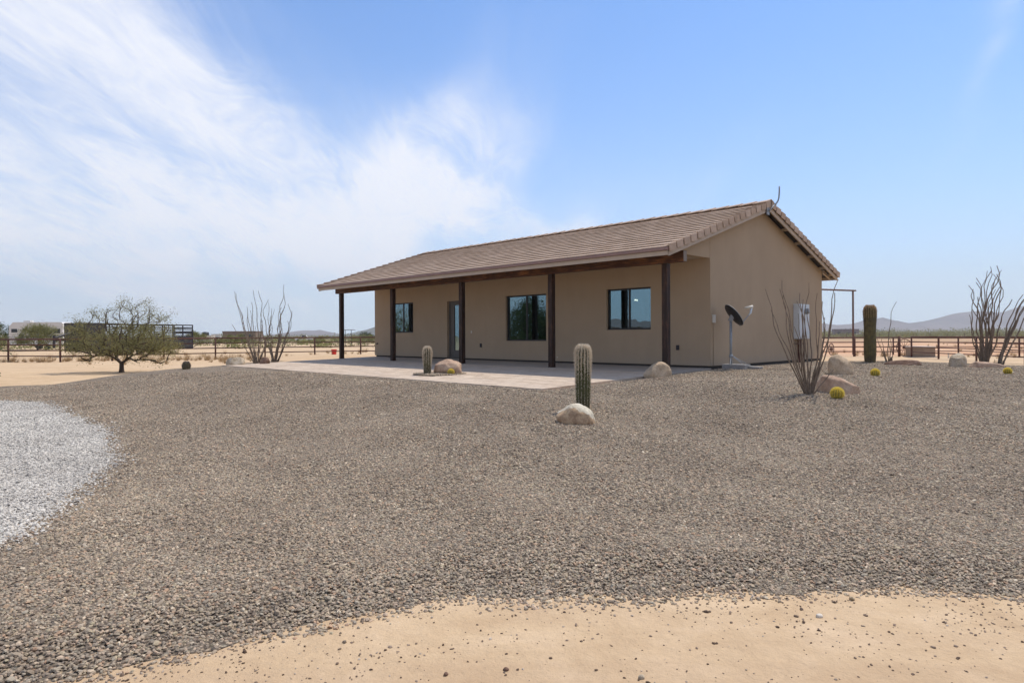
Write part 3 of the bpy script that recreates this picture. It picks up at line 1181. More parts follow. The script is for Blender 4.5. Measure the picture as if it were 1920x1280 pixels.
# roof structure
UR, UL = 0.29, -15.38
ROOF = MB()
for (ya, yb) in ((EY + .03, RY), (BY - .03, RY)):
    za, zb = roofz(ya) - .085, roofz(yb) - .085
    ROOF.prism([(ya, za), (yb, zb), (yb, zb - .03), (ya, za - .03)], 'x', UL + .06, UR - .06)
roof = ROOF.build('roof', M['dark'], HOUSE)  # deck coloured near black, standing in for shadow beneath the tile butts
MB().box(UL + .03, UR - .03, EY + .02, EY + .055, 2.60, 2.70).build('fascia', M['fascia'], roof)
MB().box(UL + .03, UR - .03, BY - .055, BY - .02, 2.60, 2.70).build('fascia', M['fascia'], roof)
MB().box(UL - .01, UR + .01, EY - .03, EY + .016, 2.703, 2.775).build('drip_edge', M['drip'], roof, bevel=0.01)
MB().box(UL - .01, UR + .01, BY - .016, BY + .03, 2.703, 2.775).build('drip_edge', M['drip'], roof, bevel=0.01)
for (xa, xb) in ((UR - .05, UR - .012), (UL + .012, UL + .05)):
    for s in (-1, 1):
        ya = EY + .057 if s < 0 else BY - .057
        MB().prism([(ya, roofz(ya) - .085), (RY, RZ - .085), (RY, RZ - .26), (ya, roofz(ya) - .235)], 'x', xa, xb).build('rake_board', M['fascia'], roof)
for (xa, xb) in ((UR - .011, UR + .012), (UL - .012, UL + .011)):
    for sg in (-1, 1):
        ya = EY + .03 if sg < 0 else BY - .03
        MB().prism([(ya, roofz(ya) - .01), (RY, RZ - .01), (RY, RZ - .13), (ya, roofz(ya) - .13)], 'x', xa, xb).build('rake_gap_shade', M['dark'], roof)  # near-black strip added so the gaps between rake tiles look shaded
# soffit boards under the rear rake and outlookers carrying it
for y in (4.2, 5.13, 6.1, 7.01, 7.6):
    MB().box(0.002, UR - .052, y - .045, y + .045, roofz(y) - .17, roofz(y) - .082).build('outlooker', M['fascia'], roof)
for x in np.arange(-14.6, 0.2, 0.61):
    MB().prism([(WY1 + .002, roofz(WY1) - .083), (BY - .057, roofz(BY - .057) - .083), (BY - .057, roofz(BY) - .175), (WY1 + .002, roofz(WY1) - .23)], 'x', x - .02, x + .02) \
        .build('rafter_tail', M['fascia'], roof)

# roof tiles: 17 courses a side, 47 across, laid in running bond
SL = math.hypot(RY - EY, RZ - EZ)
NR = 17
EXP_ = SL / NR
TW = (UR - .02 - (UL + .02)) / 47
alpha = math.atan(PITCH)
tile_mb = MB().box(-TW / 2 + .001, TW / 2 - .001, 0, EXP_ + .03, -.016, 0)
tile_me = tile_mb.mesh('roof_tile', M['tile'])
half_me = MB().box(-TW / 4 + .001, TW / 4 - .001, 0, EXP_ + .03, -.016, 0).mesh('roof_tile_half', M['tile'])
rest = MB()
trs = random.Random(3)
tiles = []
for side in (1, -1):
    for r_ in range(NR):
        y0 = EY if side == 1 else BY
        off = (r_ % 2) * 0.5
        n = 47 + (1 if off else 0)
        for c_ in range(n):
            hf = off and c_ in (0, n - 1)
            xc = UR - .02 - TW * (c_ + .5 - off)
            if hf:
                xc = UR - .02 - TW * .25 if c_ == 0 else UL + .02 + TW * .25
            d = r_ * EXP_
            y = y0 + side * d * math.cos(alpha)
            z = EZ + d * math.sin(alpha) + trs.uniform(-.0015, .0015)
            ang = alpha - math.atan(.029 / EXP_) + trs.uniform(-.0015, .0015)
            if r_ == NR - 1:
                z -= .012
            Mx = Matrix.Translation((xc, y, z)) @ Matrix.Rotation(0 if side == 1 else math.pi, 4, 'Z') @ Matrix.Rotation(ang, 4, 'X') @ Matrix.Rotation(trs.uniform(-.002, .002), 4, 'Z')
            tiles.append((side, r_, c_, hf, Mx))
wz = HOUSE.matrix_basis if False else Matrix.Translation((HX, HY, 0)) @ Matrix.Rotation(YAW - R(90), 4, 'Z')
camp = Vector((0, 0, .848))
cand = sorted([t_ for t_ in tiles if t_[0] == 1], key=lambda t_: ((wz @ t_[4].translation) - camp).length)
near = cand[:292]
nearset = {id(t_) for t_ in near}
for t_ in near:
    inst('roof_tile', half_me if t_[3] else tile_me, roof, t_[4])
for t_ in tiles:
    if id(t_) in nearset:
        continue
    sx = (TW / 2 if t_[3] else TW) - .002
    rest.mbox(t_[4] @ Matrix.Translation((0, (EXP_ + .03) / 2, -.008)), sx, EXP_ + .03, .016, trs.random())
rt = rest.build('roof_tile', M['tile_far'], roof)
tag(rt, kind='stuff')
# rake tiles: a top leg and a side leg
for xside in (1, -1):
    b = MB()
    L_ = EXP_ + .03
    b.box(-.085, .02, 0, L_, -.022, .004).box(.02, .045, 0, EXP_ - .05, -.165, .004)
    if xside < 0:
        b.v = [(-x, y, z) for x, y, z in b.v]
    rake_me = b.mesh('rake_tile', M['tile'])
    bm_ = bmesh.new()
    bm_.from_mesh(rake_me)
    bmesh.ops.recalc_face_normals(bm_, faces=bm_.faces)
    bm_.to_mesh(rake_me)
    bm_.free()
    b2 = MB()
    b2.v = [(-x, y, z) for x, y, z in b.v]
    b2.f = b.f
    b2.r = b.r
    rake_me2 = b2.mesh('rake_tile_mirrored', M['tile'])
    bm_ = bmesh.new()
    bm_.from_mesh(rake_me2)
    bmesh.ops.recalc_face_normals(bm_, faces=bm_.faces)
    bm_.to_mesh(rake_me2)
    bm_.free()
    for side in (1, -1):
        y0 = EY if side == 1 else BY
        for r_ in range(NR):
            d = r_ * EXP_ - .02
            y = y0 + side * d * math.cos(alpha)
            z = EZ + d * math.sin(alpha) + .045
            xx_ = UR if xside == 1 else UL
            Mx = Matrix.Translation((xx_ + trs.uniform(-.003, .003), y, z)) @ Matrix.Rotation(0 if side == 1 else math.pi, 4, 'Z') @ Matrix.Rotation(alpha - .12 + trs.uniform(-.01, .01), 4, 'X')
            inst('rake_tile', rake_me if side == 1 else rake_me2, roof, Mx)
# ridge tiles
nr = 38
rl = (UR - UL + .06) / nr
b = MB()
w_ = .17
for s in (-1, 1):
    b.prism([(0, .012), (s * w_, .012 - w_ * PITCH * 1.15), (s * w_, -.012 - w_ * PITCH * 1.15), (0, -.012)], 'x', 0, rl + .05)
ridge_me = b.mesh('ridge_tile', M['tile'])
bm_ = bmesh.new()
bm_.from_mesh(ridge_me)
bmesh.ops.recalc_face_normals(bm_, faces=bm_.faces)
bm_.to_mesh(ridge_me)
bm_.free()
for i in range(nr):
    Mx = Matrix.Translation((UR + .04 - rl * (i + 1) - .05, RY, RZ + .022 + trs.uniform(-.002, .002))) @ Matrix.Rotation(trs.uniform(.045, .06) * -1, 4, 'Y') @ Matrix.Rotation(trs.uniform(-.01, .01), 4, 'X')
    inst('ridge_tile', ridge_me, roof, Mx)

# antenna mast on a bracket at the gable peak
AN = empty('antenna_mast', (*to_world(-.33, 2.72), 4.2), YAW - R(90))
tag(AN, 'bent grey steel pipe mast bracketed to the peak of the tiled gable', 'antenna mast')
MB().box(-.03, .0, -.22, -.08, -.12, .14).build('bracket', M['galv'], AN, bevel=.006)
MB().tube([(.02, -.15, -.02), (.06, -.02, .1), (.08, .2, .24), (.08, .28, .31), (.08, .33, .4), (.08, .36, .55), (.08, .37, .72)], .021, 8).build('pole', M['galv'], AN, smooth=True)

# ------------------------------------------------------------------ patio pavers
PATIO = empty('patio', (HX, HY, 0), YAW - R(90))
tag(PATIO, kind='structure')


def patz(y):
    return 0.0225 * y


base_b = MB()
base_b.v = [(-14.97, -1.77, -.085), (-.02, -1.77, -.085), (-.02, -6.2, -.19), (-14.97, -6.2, -.19)]
base_b.v += [(x, y, -.32) for x, y, z in base_b.v]
base_b.f = [(0, 1, 2, 3), (7, 6, 5, 4), (0, 4, 5, 1), (1, 5, 6, 2), (2, 6, 7, 3), (3, 7, 4, 0)]
base_b.r = [.5] * 6
base_b.build('bedding_sand', M['sand'], PATIO)
# planting bed cut into the patio
BED = (-4.72, -4.78, .62, .60)
pl, pw = 0.40, 0.2
pav_me = {}
pav = []
y = -1.765
ri = 0
while y - pw > -6.26:
    x = -14.97 - (0, .2, .1)[ri % 3]
    while x < 0.0:
        xa, xb = max(x, -14.97), min(x + pl, 0.0)
        if xb - xa > .05:
            cxp, cyp = (xa + xb) / 2, y - pw / 2
            if ((cxp - BED[0]) / BED[2]) ** 2 + ((cyp - BED[1]) / BED[3]) ** 2 > 1.0:
                pav.append((cxp, cyp, round(xb - xa, 3)))
        x += pl
    y -= pw
    ri += 1
tilt = -math.atan(0.0225)
pav.sort(key=lambda p: (Vector((*to_world(-p[0], p[1]), 0)) - camp).length)
pr_ = MB()
for i, (cx_, cy_, ln) in enumerate(pav):
    Mx = Matrix.Translation((cx_, cy_, patz(cy_) - .03 + trs.uniform(-.002, .002))) @ Matrix.Rotation(-tilt + trs.uniform(-.004, .004), 4, 'X') @ Matrix.Rotation(trs.uniform(-.004, .004), 4, 'Y')
    if i < 298:
        k = ln
        if k not in pav_me:
            mmb = MB().mbox(Matrix.Identity(4), ln - .006, pw - .006, .06)
            pav_me[k] = mmb.mesh('paver', M['paver'])
        inst('paver', pav_me[k], PATIO, Mx)
    else:
        pr_.mbox(Mx, ln - .006, pw - .006, .06, trs.random())
po = pr_.build('paver', M['paver_far'], PATIO)
tag(po, kind='stuff')
bedw = to_world(-BED[0], BED[1])
bb = MB()
bb.lathe([(.0, -.02), (.3, -.022), (.58, -.035), (.67, -.05)], 28, close=False)
bedo = bb.build('planting_bed', M['gravel'], None, smooth=True, loc=(bedw[0], bedw[1], patz(BED[1]) + .04))
tag(bedo, kind='structure')


# ------------------------------------------------------------------ pebbles (geometry nodes instances on real points)
def pebble_cloud(name, pts, scl, mat, rs):
    n = len(pts)
    me = bpy.data.meshes.new(name)
    me.vertices.add(n)
    me.vertices.foreach_set('co', pts.astype(np.float32).ravel())
    a = me.attributes.new('tone', 'FLOAT', 'POINT')
    a.data.foreach_set('value', rs.uniform(0, 1, n).astype(np.float32))
    a = me.attributes.new('psize', 'FLOAT_VECTOR', 'POINT')
    a.data.foreach_set('vector', scl.astype(np.float32).ravel())
    rot = np.stack([rs.normal(0, .35, n), rs.normal(0, .35, n), rs.uniform(0, 6.283, n)], 1)
    a = me.attributes.new('prot', 'FLOAT_VECTOR', 'POINT')
    a.data.foreach_set('vector', rot.astype(np.float32).ravel())
    me.update()
    o = bpy.data.objects.new(name, me)
    C.objects.link(o)
    tag(o, kind='stuff')
    ng = bpy.data.node_groups.new(name + '_scatter', 'GeometryNodeTree')
    ng.interface.new_socket('Geometry', in_out='INPUT', socket_type='NodeSocketGeometry')
    ng.interface.new_socket('Geometry', in_out='OUTPUT', socket_type='NodeSocketGeometry')
    N = ng.nodes
    gi = N.new('NodeGroupInput')
    gout = N.new('NodeGroupOutput')
    ico = N.new('GeometryNodeMeshIcoSphere')
    ico.inputs['Radius'].default_value = 1.0
    ico.inputs['Subdivisions'].default_value = 1
    sm = N.new('GeometryNodeSetMaterial')
    sm.inputs['Material'].default_value = mat
    cone = N.new('GeometryNodeMeshCone')
    cone.inputs['Vertices'].default_value = 5
    cone.inputs['Radius Top'].default_value = 0.62
    cone.inputs['Radius Bottom'].default_value = 1.05
    cone.inputs['Depth'].default_value = 1.25
    trf = N.new('GeometryNodeTransform')
    trf.inputs['Translation'].default_value = (0, 0, -0.6)
    sm2 = N.new('GeometryNodeSetMaterial')
    sm2.inputs['Material'].default_value = mat
    g1 = N.new('GeometryNodeGeometryToInstance')
    g2_ = N.new('GeometryNodeGeometryToInstance')
    iop = N.new('GeometryNodeInstanceOnPoints')
    iop.inputs['Pick Instance'].default_value = True
    na = N.new('GeometryNodeInputNamedAttribute')
    na.data_type = 'FLOAT_VECTOR'
    na.inputs['Name'].default_value = 'psize'
    nb = N.new('GeometryNodeInputNamedAttribute')
    nb.data_type = 'FLOAT_VECTOR'
    nb.inputs['Name'].default_value = 'prot'
    er = N.new('FunctionNodeEulerToRotation')
    Lk = ng.links.new
    Lk(ico.outputs[0], sm.inputs[0])
    Lk(gi.outputs[0], iop.inputs['Points'])
    Lk(cone.outputs['Mesh'], trf.inputs[0])
    Lk(trf.outputs[0], sm2.inputs[0])
    Lk(sm.outputs[0], g1.inputs[0])
    Lk(sm2.outputs[0], g2_.inputs[0])
    jn = N.new('GeometryNodeJoinGeometry')
    Lk(g1.outputs[0], jn.inputs[0])
    Lk(g2_.outputs[0], jn.inputs[0])
    Lk(jn.outputs[0], iop.inputs['Instance'])
    Lk(na.outputs[0], iop.inputs['Scale'])
    Lk(nb.outputs[0], er.inputs[0])
    Lk(er.outputs[0], iop.inputs['Rotation'])
    Lk(iop.outputs[0], gout.inputs[0])
    md = o.modifiers.new('scatter', 'NODES')
    md.node_group = ng
    return o


def scatter(n_per, d0, d1, rs, falloff=7.0, pw_=1.2):
    """points over the wedge of ground in front of the house, denser near by"""
    hw = 0.86
    dmax = d1
    area = hw * (d1 * d1 - d0 * d0) + 3.0 * (d1 - d0)
    N_ = int(n_per * area)
    d = np.sqrt(rs.uniform(d0 * d0, d1 * d1, N_))
    keep = rs.uniform(0, 1, N_) < np.minimum(1, (falloff / d) ** pw_)
    d = d[keep]
    x = rs.uniform(-1, 1, len(d)) * (hw * d + 1.5)
    return x, d


rs = np.random.RandomState(5)
x, y = scatter(3900, 2.6, 19.0, rs, 5.5, 1.6)
ing = in_poly(x, y, GP[::2])
inw = in_poly(x, y, WP[::2])
# a ragged edge: some stones kicked out over the sand and over the colour border
jx, jy = x + rs.normal(0, .045, len(x)), y + rs.normal(0, .045, len(x))
inj = in_poly(jx, jy, GP[::2])
injw = in_poly(x + rs.normal(0, .12, len(x)), y + rs.normal(0, .12, len(x)), WP[::2])
patio_poly = np.array([to_world(0, 0), to_world(15, 0), to_world(15, -6.25), to_world(0, -6.25)])
nopat = ~in_poly(x, y, patio_poly)


def sizes(n, lo, hi, rs, flat=.6):
    s = (lo + (hi - lo) * rs.uniform(0, 1, n) ** 1.4) * np.where(rs.uniform(0, 1, n) < .08, 1.4, 1.0)
    return np.stack([s * rs.uniform(.85, 1.5, n), s * rs.uniform(.6, 1.0, n), s * rs.uniform(.35, .7, n)], 1)


mk = inj & ~injw & nopat
px_, py_ = x[mk], y[mk]
sc = sizes(len(px_), .0070, .0135, rs) * (1 + 0.028 * np.maximum(0, py_ - 5))[:, None]
de_, _, _ = poly_dist(px_, py_, GP[::2])
pz_ = ground(px_, py_) + np.where(in_poly(px_, py_, GP[::2]), .03 * np.clip(de_ / .45, 0, 1), 0) + sc[:, 2] * rs.uniform(-.1, .75, len(px_))
pebble_cloud('gravel', np.stack([px_, py_, pz_], 1), sc, M['pebble'], rs)
mk = injw & inj & nopat
px_, py_ = x[mk], y[mk]
sc = sizes(len(px_), .0075, .015, rs) * (1 + 0.028 * np.maximum(0, py_ - 5))[:, None]
pz_ = ground(px_, py_) + .034 + sc[:, 2] * rs.uniform(-.1, .75, len(px_))
pebble_cloud('gravel', np.stack([px_, py_, pz_], 1), sc, M['wpebble'], rs)
# stray stones on the sand in the foreground, more of them to the right and near the edge
N_ = 34000
x = rs.uniform(-2.6, 4.2, N_)
y = rs.uniform(2.2, 4.1, N_)
dd, _, _ = poly_dist(x, y, GP[::2])
prob = .075 + .1 * np.exp(-dd / .25) + .9 * np.exp(-dd / .08) + .2 * np.exp(-((y - 3.42) / .12) ** 2) * sstep((x - 1.0) / .8) + .17 * np.exp(-dd / .3) * sstep((x - 1.0) / 1.2)
prob += .4 * np.exp(-((x + .7) / .3) ** 2 - ((y - 3.12) / .2) ** 2)
cl_ = np.array([noise.noise(Vector((a * 3.1, b * 3.1, 0.3))) for a, b in zip(x, y)])
prob *= np.clip(.75 + 1.3 * cl_, .1, 2)
mk = (~in_poly(x, y, GP[::2])) & (rs.uniform(0, 1, N_) < prob)
px_, py_ = x[mk], y[mk]
sc = sizes(len(px_), .0014, .0085, rs) * np.where(rs.uniform(0, 1, len(px_)) < .06, 1.7, 1)[:, None]
pz_ = ground(px_, py_) + sc[:, 2] * .35
pebble_cloud('scattered_stones', np.stack([px_, py_, pz_], 1), sc, M['strayp'], rs)
# the loose fringe where the crushed rock thins out into sand
N_ = 26000
x = rs.uniform(-2.6, 4.2, N_)
y = rs.uniform(2.2, 4.1, N_)
dd, _, _ = poly_dist(x, y, GP[::2])
wv_ = np.array([noise.noise(Vector((a * 2.3, b * 2.3, 4.3))) for a, b in zip(x, y)])
wd_ = np.clip(.035 + .05 * wv_, .008, .1)
mk = (~in_poly(x, y, GP[::2])) & (rs.uniform(0, 1, N_) < np.exp(-dd / wd_))
px_, py_ = x[mk], y[mk]
sc = sizes(len(px_), .008, .015, rs)
pz_ = ground(px_, py_) + sc[:, 2] * .4
pebble_cloud('gravel', np.stack([px_, py_, pz_], 1), sc, M['pebble'], rs)
# stones in the planting bed
N_ = 1500
a_ = rs.uniform(0, 6.283, N_)
r_ = np.sqrt(rs.uniform(0, 1, N_)) * .66
px_, py_ = bedw[0] + r_ * np.cos(a_), bedw[1] + r_ * np.sin(a_)
sc = sizes(N_, .012, .022, rs)
pebble_cloud('gravel', np.stack([px_, py_, np.full(N_, patz(BED[1]) + .015) + .01 * (1 - r_ / .66)], 1), sc, M['pebble'], rs)


# ------------------------------------------------------------------ rocks
def rock(name, label, loc, size, seed, mat, rz=0., cuts=7, rough=.09, cat='boulder', group=None, sub=4, skew=0.0, sink=.18, taper=0.0):
    rr = random.Random(seed)
    bm = bmesh.new()
    bmesh.ops.create_icosphere(bm, subdivisions=sub, radius=1.0)
    planes = []
    for i in range(cuts):
        n = Vector((rr.gauss(0, 1), rr.gauss(0, 1), rr.gauss(0, .8))).normalized()
        planes.append((n, rr.uniform(.68, .9)))
    for v in bm.verts:
        p = v.co.copy()
        for n, d in planes:
            s = p.dot(n)
            if s > d:
                p -= n * (s - d) * .95
        q = p * 1.6 + Vector((seed, seed * .7, 0))
        p *= 1 + rough * noise.fractal(q, 1.0, 2.0, 4) + rough * .35 * noise.fractal(q * 4.2, 1.0, 2.0, 4)
        tp_ = 1 - taper * (p.x + 1) / 2
        p.z = p.z * tp_ - .5 * (1 - tp_)
        p.y *= .4 + .6 * tp_
        p.x += skew * p.z
        if p.z < -.5:
            p.z = -.5 + (p.z + .5) * .3
        v.co = Vector((p.x * size[0], p.y * size[1], p.z * size[2]))
    me = bpy.data.meshes.new(name)
    bm.to_mesh(me)
    bm.free()
    me.materials.append(mat)
    me.polygons.foreach_set('use_smooth', [True] * len(me.polygons))
    o = bpy.data.objects.new(name, me)
    C.objects.link(o)
    z = gz(loc[0], loc[1]) if len(loc) < 3 else loc[2]
    o.location = (loc[0], loc[1], z + size[2] * (.55 - sink))
    o.rotation_euler = (0, 0, rz)
    return tag(o, label, cat, group)


GB = 'landscape boulders in the gravel'
rock('boulder', 'pale boulder with a brown broken face at the foot of the big front cactus', (0.84, 8.82), (.255, .2, .205), 21, M['rock_broken'], 0.1, 4, .11, group=GB, skew=-.1)
rock('boulder', 'rounded tan boulder beside the right-hand porch post', (3.13, 14.25), (.31, .26, .26), 9, M['rock_tan'], .2, 4, .06, group=GB)
rock('boulder', 'long reddish tan boulder with a pointed right end behind the golden barrel cactus', (5.42, 10.95), (.36, .23, .29), 33, M['rock_pink'], -.12, 7, .06, group=GB, skew=-.15, sink=.12, taper=.6)
rock('boulder', 'upright blocky tan boulder at the rear corner of the house beside the saguaro', (6.95, 14.0), (.25, .22, .36), 45, M['rock_tan'], -.35, 8, .05, group=GB, skew=-.08, sink=.1, taper=.32)
rock('boulder', 'long dark flat rock slab lying on the gravel crest right of the saguaro', (10.25, 17.3), (.46, .2, .12), 52, M['rock_brown'], -.35, 6, .06, group=GB, skew=.1)
rock('boulder', 'grey upright boulder on the crest left of the large ocotillo', (11.35, 16.85), (.24, .2, .33), 61, M['rock_pale'], .4, 8, .08, group=GB, skew=.25, taper=.2)
rock('boulder', 'long low orange tan boulder in front of the large ocotillo', (11.75, 16.35), (.48, .24, .17), 77, M['rock_pink'], -.1, 7, .08, group=GB, taper=.5)
rock('boulder', 'pale angular boulder on the far left corner of the patio', (-9.62, 23.0), (.31, .24, .25), 88, M['rock_pale'], .2, 8, .07, group=GB)
rock('boulder', 'brown boulder between the two left ocotillos', (-8.72, 23.3), (.17, .15, .19), 93, M['rock_brown'], .2, 7, .09, group=GB)
rock('boulder', 'pinkish boulder in the round planting bed beside the short patio cactus', (bedw[0] + .2, bedw[1] + .1, patz(BED[1]) + .04), (.40, .28, .23), 17, M['rock_pink'], -.2, 7, .09, group=GB)
rock('stone', 'small white limestone chunk lying on the foreground sand', (1.62, 3.5), (.022, .016, .014), 5, M['limestone'], .3, 8, .05, 'stone', sub=2)
rock('stone', 'grey angular stone lying on the sand at the very bottom of the view', (.558, 2.885), (.017, .013, .012), 104, M['rock_pale'], .5, 9, .05, 'stone', sub=2)
rock('stone', 'small dark brown stone alone on the sand left of the grey bottom stone', (-.30, 2.92), (.014, .011, .01), 105, M['rock_brown'], .9, 9, .05, 'stone', sub=2)
rock('stone', 'brown stone beside a paler pebble near the middle of the bottom sand', (-.035, 2.96), (.015, .012, .011), 107, M['rock_brown'], .1, 9, .05, 'stone', sub=2)


# ------------------------------------------------------------------ cacti
def spines(mb, p, n, k, length, rr, wdt, spread=.8, rv=.5):
    for _ in range(k):
        d = (n + Vector((rr.gauss(0, spread), rr.gauss(0, spread), rr.gauss(0, spread)))).normalized()
        if d.dot(n) < .05:
            d = (d + n).normalized()
        s = d.cross(Vector((rr.random(), rr.random(), rr.random()))).normalized() * wdt
        L_ = length * rr.uniform(.6, 1.25)
        b = len(mb.v)
        mb.v += [tuple(p + s), tuple(p - s), tuple(p + d * L_)]
        mb.f.append((b, b + 1, b + 2))
        mb.r.append(rr.random())


def column_cactus(name, label, loc, h, rad, ribs, seed, bodymat, spmat, sp_len, dens=.028, topfrac=.75, z=None, group=None, sp_w=.0012, rows=46, lean=(0, 0), capmat=None, low=.35):
    rr = random.Random(seed)
    zz = gz(*loc) if z is None else z
    root = empty(name, (loc[0], loc[1], zz))
    tag(root, label, 'cactus', group)
    b = MB()
    K = ribs * 6
    prof = []
    for i in range(rows + 1):
        t_ = i / rows
        zc = -0.05 + t_ * (h + .05)
        cap = max(0., (zc - (h - rad * 1.35)) / (rad * 1.35))
        r0 = rad * math.sqrt(max(0., 1 - cap ** 2.3)) if cap > 0 else rad
        r0 *= 1 - .1 * max(0, 1 - t_ * 4) + .03 * math.sin(t_ * 9 + seed) + .05 * t_
        prof.append((r0, zc))
    for (r0, zc) in prof:
        lx, ly = lean[0] * (zc / h) ** 2, lean[1] * (zc / h) ** 2
        for k in range(K):
            a = 2 * math.pi * k / K
            q = abs(math.sin(a * ribs / 2))
            rr_ = r0 * (.86 + .14 * q ** .7) if r0 > 0 else 0
            b.v.append((lx + rr_ * math.cos(a), ly + rr_ * math.sin(a), zc))
    n = len(prof)
    for i in range(n - 1):
        for k in range(K):
            k2 = (k + 1) % K
            b.f.append((i * K + k, i * K + k2, (i + 1) * K + k2, (i + 1) * K + k))
            b.r.append(.5)
    b.build('body', bodymat, root, smooth=True, fix=False)
    s = MB()
    cap_s = MB()
    for k in range(ribs):
        a = 2 * math.pi * (k + .5) / ribs
        zc = .02
        while zc < h - .003:
            t_ = zc / h
            i = min(n - 1, int((zc + .05) / (h + .05) * rows))
            r0 = prof[i][0]
            capf = max(0., (zc - (h - rad * 1.2)) / (rad * 1.2))
            nrm = Vector((math.cos(a) * (1 - capf), math.sin(a) * (1 - capf), capf * 1.1 + .05)).normalized()
            lx, ly = lean[0] * t_ ** 2, lean[1] * t_ ** 2
            p = Vector((lx + r0 * math.cos(a), ly + r0 * math.sin(a), zc))
            frac = sstep(np.array([(t_ - low) / (topfrac - low)]))[0]
            kk = 2 + int(10 * frac)
            tgt = cap_s if (capmat and t_ > 1 - 2.2 * rad / h) else s
            spines(tgt, p, nrm, kk, sp_len * (.65 + .5 * frac), rr, sp_w, .75)
            zc += dens * rr.uniform(.8, 1.1) * (1 - .45 * frac) * (.5 if capf > .5 else 1)
    so = s.build('spines', spmat, root, fix=False)
    tag(so, kind='stuff')
    if capmat:
        so = cap_s.build('spines', capmat, root, fix=False)
        tag(so, kind='stuff')
    return root


column_cactus('columnar_cactus', 'tall ribbed cactus with a woolly pink-white crown standing behind the pale front boulder', (1.04, 9.72), .97, .105, 15, 4, M['cactus'], M['spine_p'], .036, .02, .93, group='columnar cacti', sp_w=.0030, low=.3)
column_cactus('columnar_cactus', 'short ribbed cactus with pinkish spines growing in the round bed cut into the patio', (bedw[0] - .3, bedw[1] - .1), .68, .095, 14, 8, M['cactus'], M['spine_p'], .032, .022, .85, z=patz(BED[1]) - .0, group='columnar cacti', sp_w=.0034, low=.0)
column_cactus('saguaro_cactus', 'tall thick saguaro column with a brown woolly tip behind the right-hand boulders', (10.04, 18.55), 1.62, .152, 18, 12, M['saguaro'], M['spine_g'], .032, .04, .98, sp_w=.003, capmat=M['spine_t'], low=.5)
column_cactus('barrel_cactus', 'small grey stubby cactus at the left edge of the gravel beside the desert tree', (-10.16, 20.62), .27, .115, 13, 15, M['saguaro'], M['spine_g'], .03, .025, .5, sp_w=.002, low=.0, z=gz(-10.16, 20.62) + .0)


def golden_barrel(label, loc, rad, seed, z=None):
    rr = random.Random(seed)
    zz = gz(*loc) + .035 if z is None else z
    root = empty('golden_barrel_cactus', (loc[0], loc[1], zz))
    tag(root, label, 'cactus', 'golden barrel cacti')
    b = MB()
    K, rows, ribs = 84, 18, 14
    for i in range(rows + 1):
        th = math.pi * (.02 + .86 * i / rows)
        for k in range(K):
            a = 2 * math.pi * k / K
            q = abs(math.sin(a * ribs / 2)) ** .7
            r_ = rad * math.sin(th) * (.86 + .14 * q)
            b.v.append((r_ * math.cos(a), r_ * math.sin(a), rad * (.82 + .92 * math.cos(th))))
    for i in range(rows):
        for k in range(K):
            k2 = (k + 1) % K
            b.f.append((i * K + k, (i + 1) * K + k, (i + 1) * K + k2, i * K + k2))
            b.r.append(.5)
    b.build('body', M['barrel'], root, smooth=True, fix=False)
    s = MB()
    for k in range(ribs):
        a = 2 * math.pi * (k + .5) / ribs
        for i in range(22):
            th = math.pi * (.03 + .75 * i / 22)
            nrm = Vector((math.sin(th) * math.cos(a), math.sin(th) * math.sin(a), math.cos(th)))
            p = Vector((nrm.x * rad, nrm.y * rad, rad * (.82 + .92 * nrm.z)))
            spines(s, p, nrm, 13, rad * .36, rr, rad * .028, .85)
    so = s.build('spines', M['spine_y'], root, fix=False)
    tag(so, kind='stuff')
    return root


golden_barrel('yellow golden barrel cactus in front of the pointed reddish boulder', (5.06, 10.3), .085, 1)
golden_barrel('yellow golden barrel cactus on the open gravel below the saguaro', (7.52, 13.7), .075, 2)
golden_barrel('yellow golden barrel cactus at the right edge of the gravel near the large ocotillo', (10.9, 14.55), .07, 3)
golden_barrel('small yellow golden barrel cactus in the round patio bed against the pinkish boulder', (bedw[0] + .3, bedw[1] - .26), .072, 4, z=patz(BED[1]) + .0)


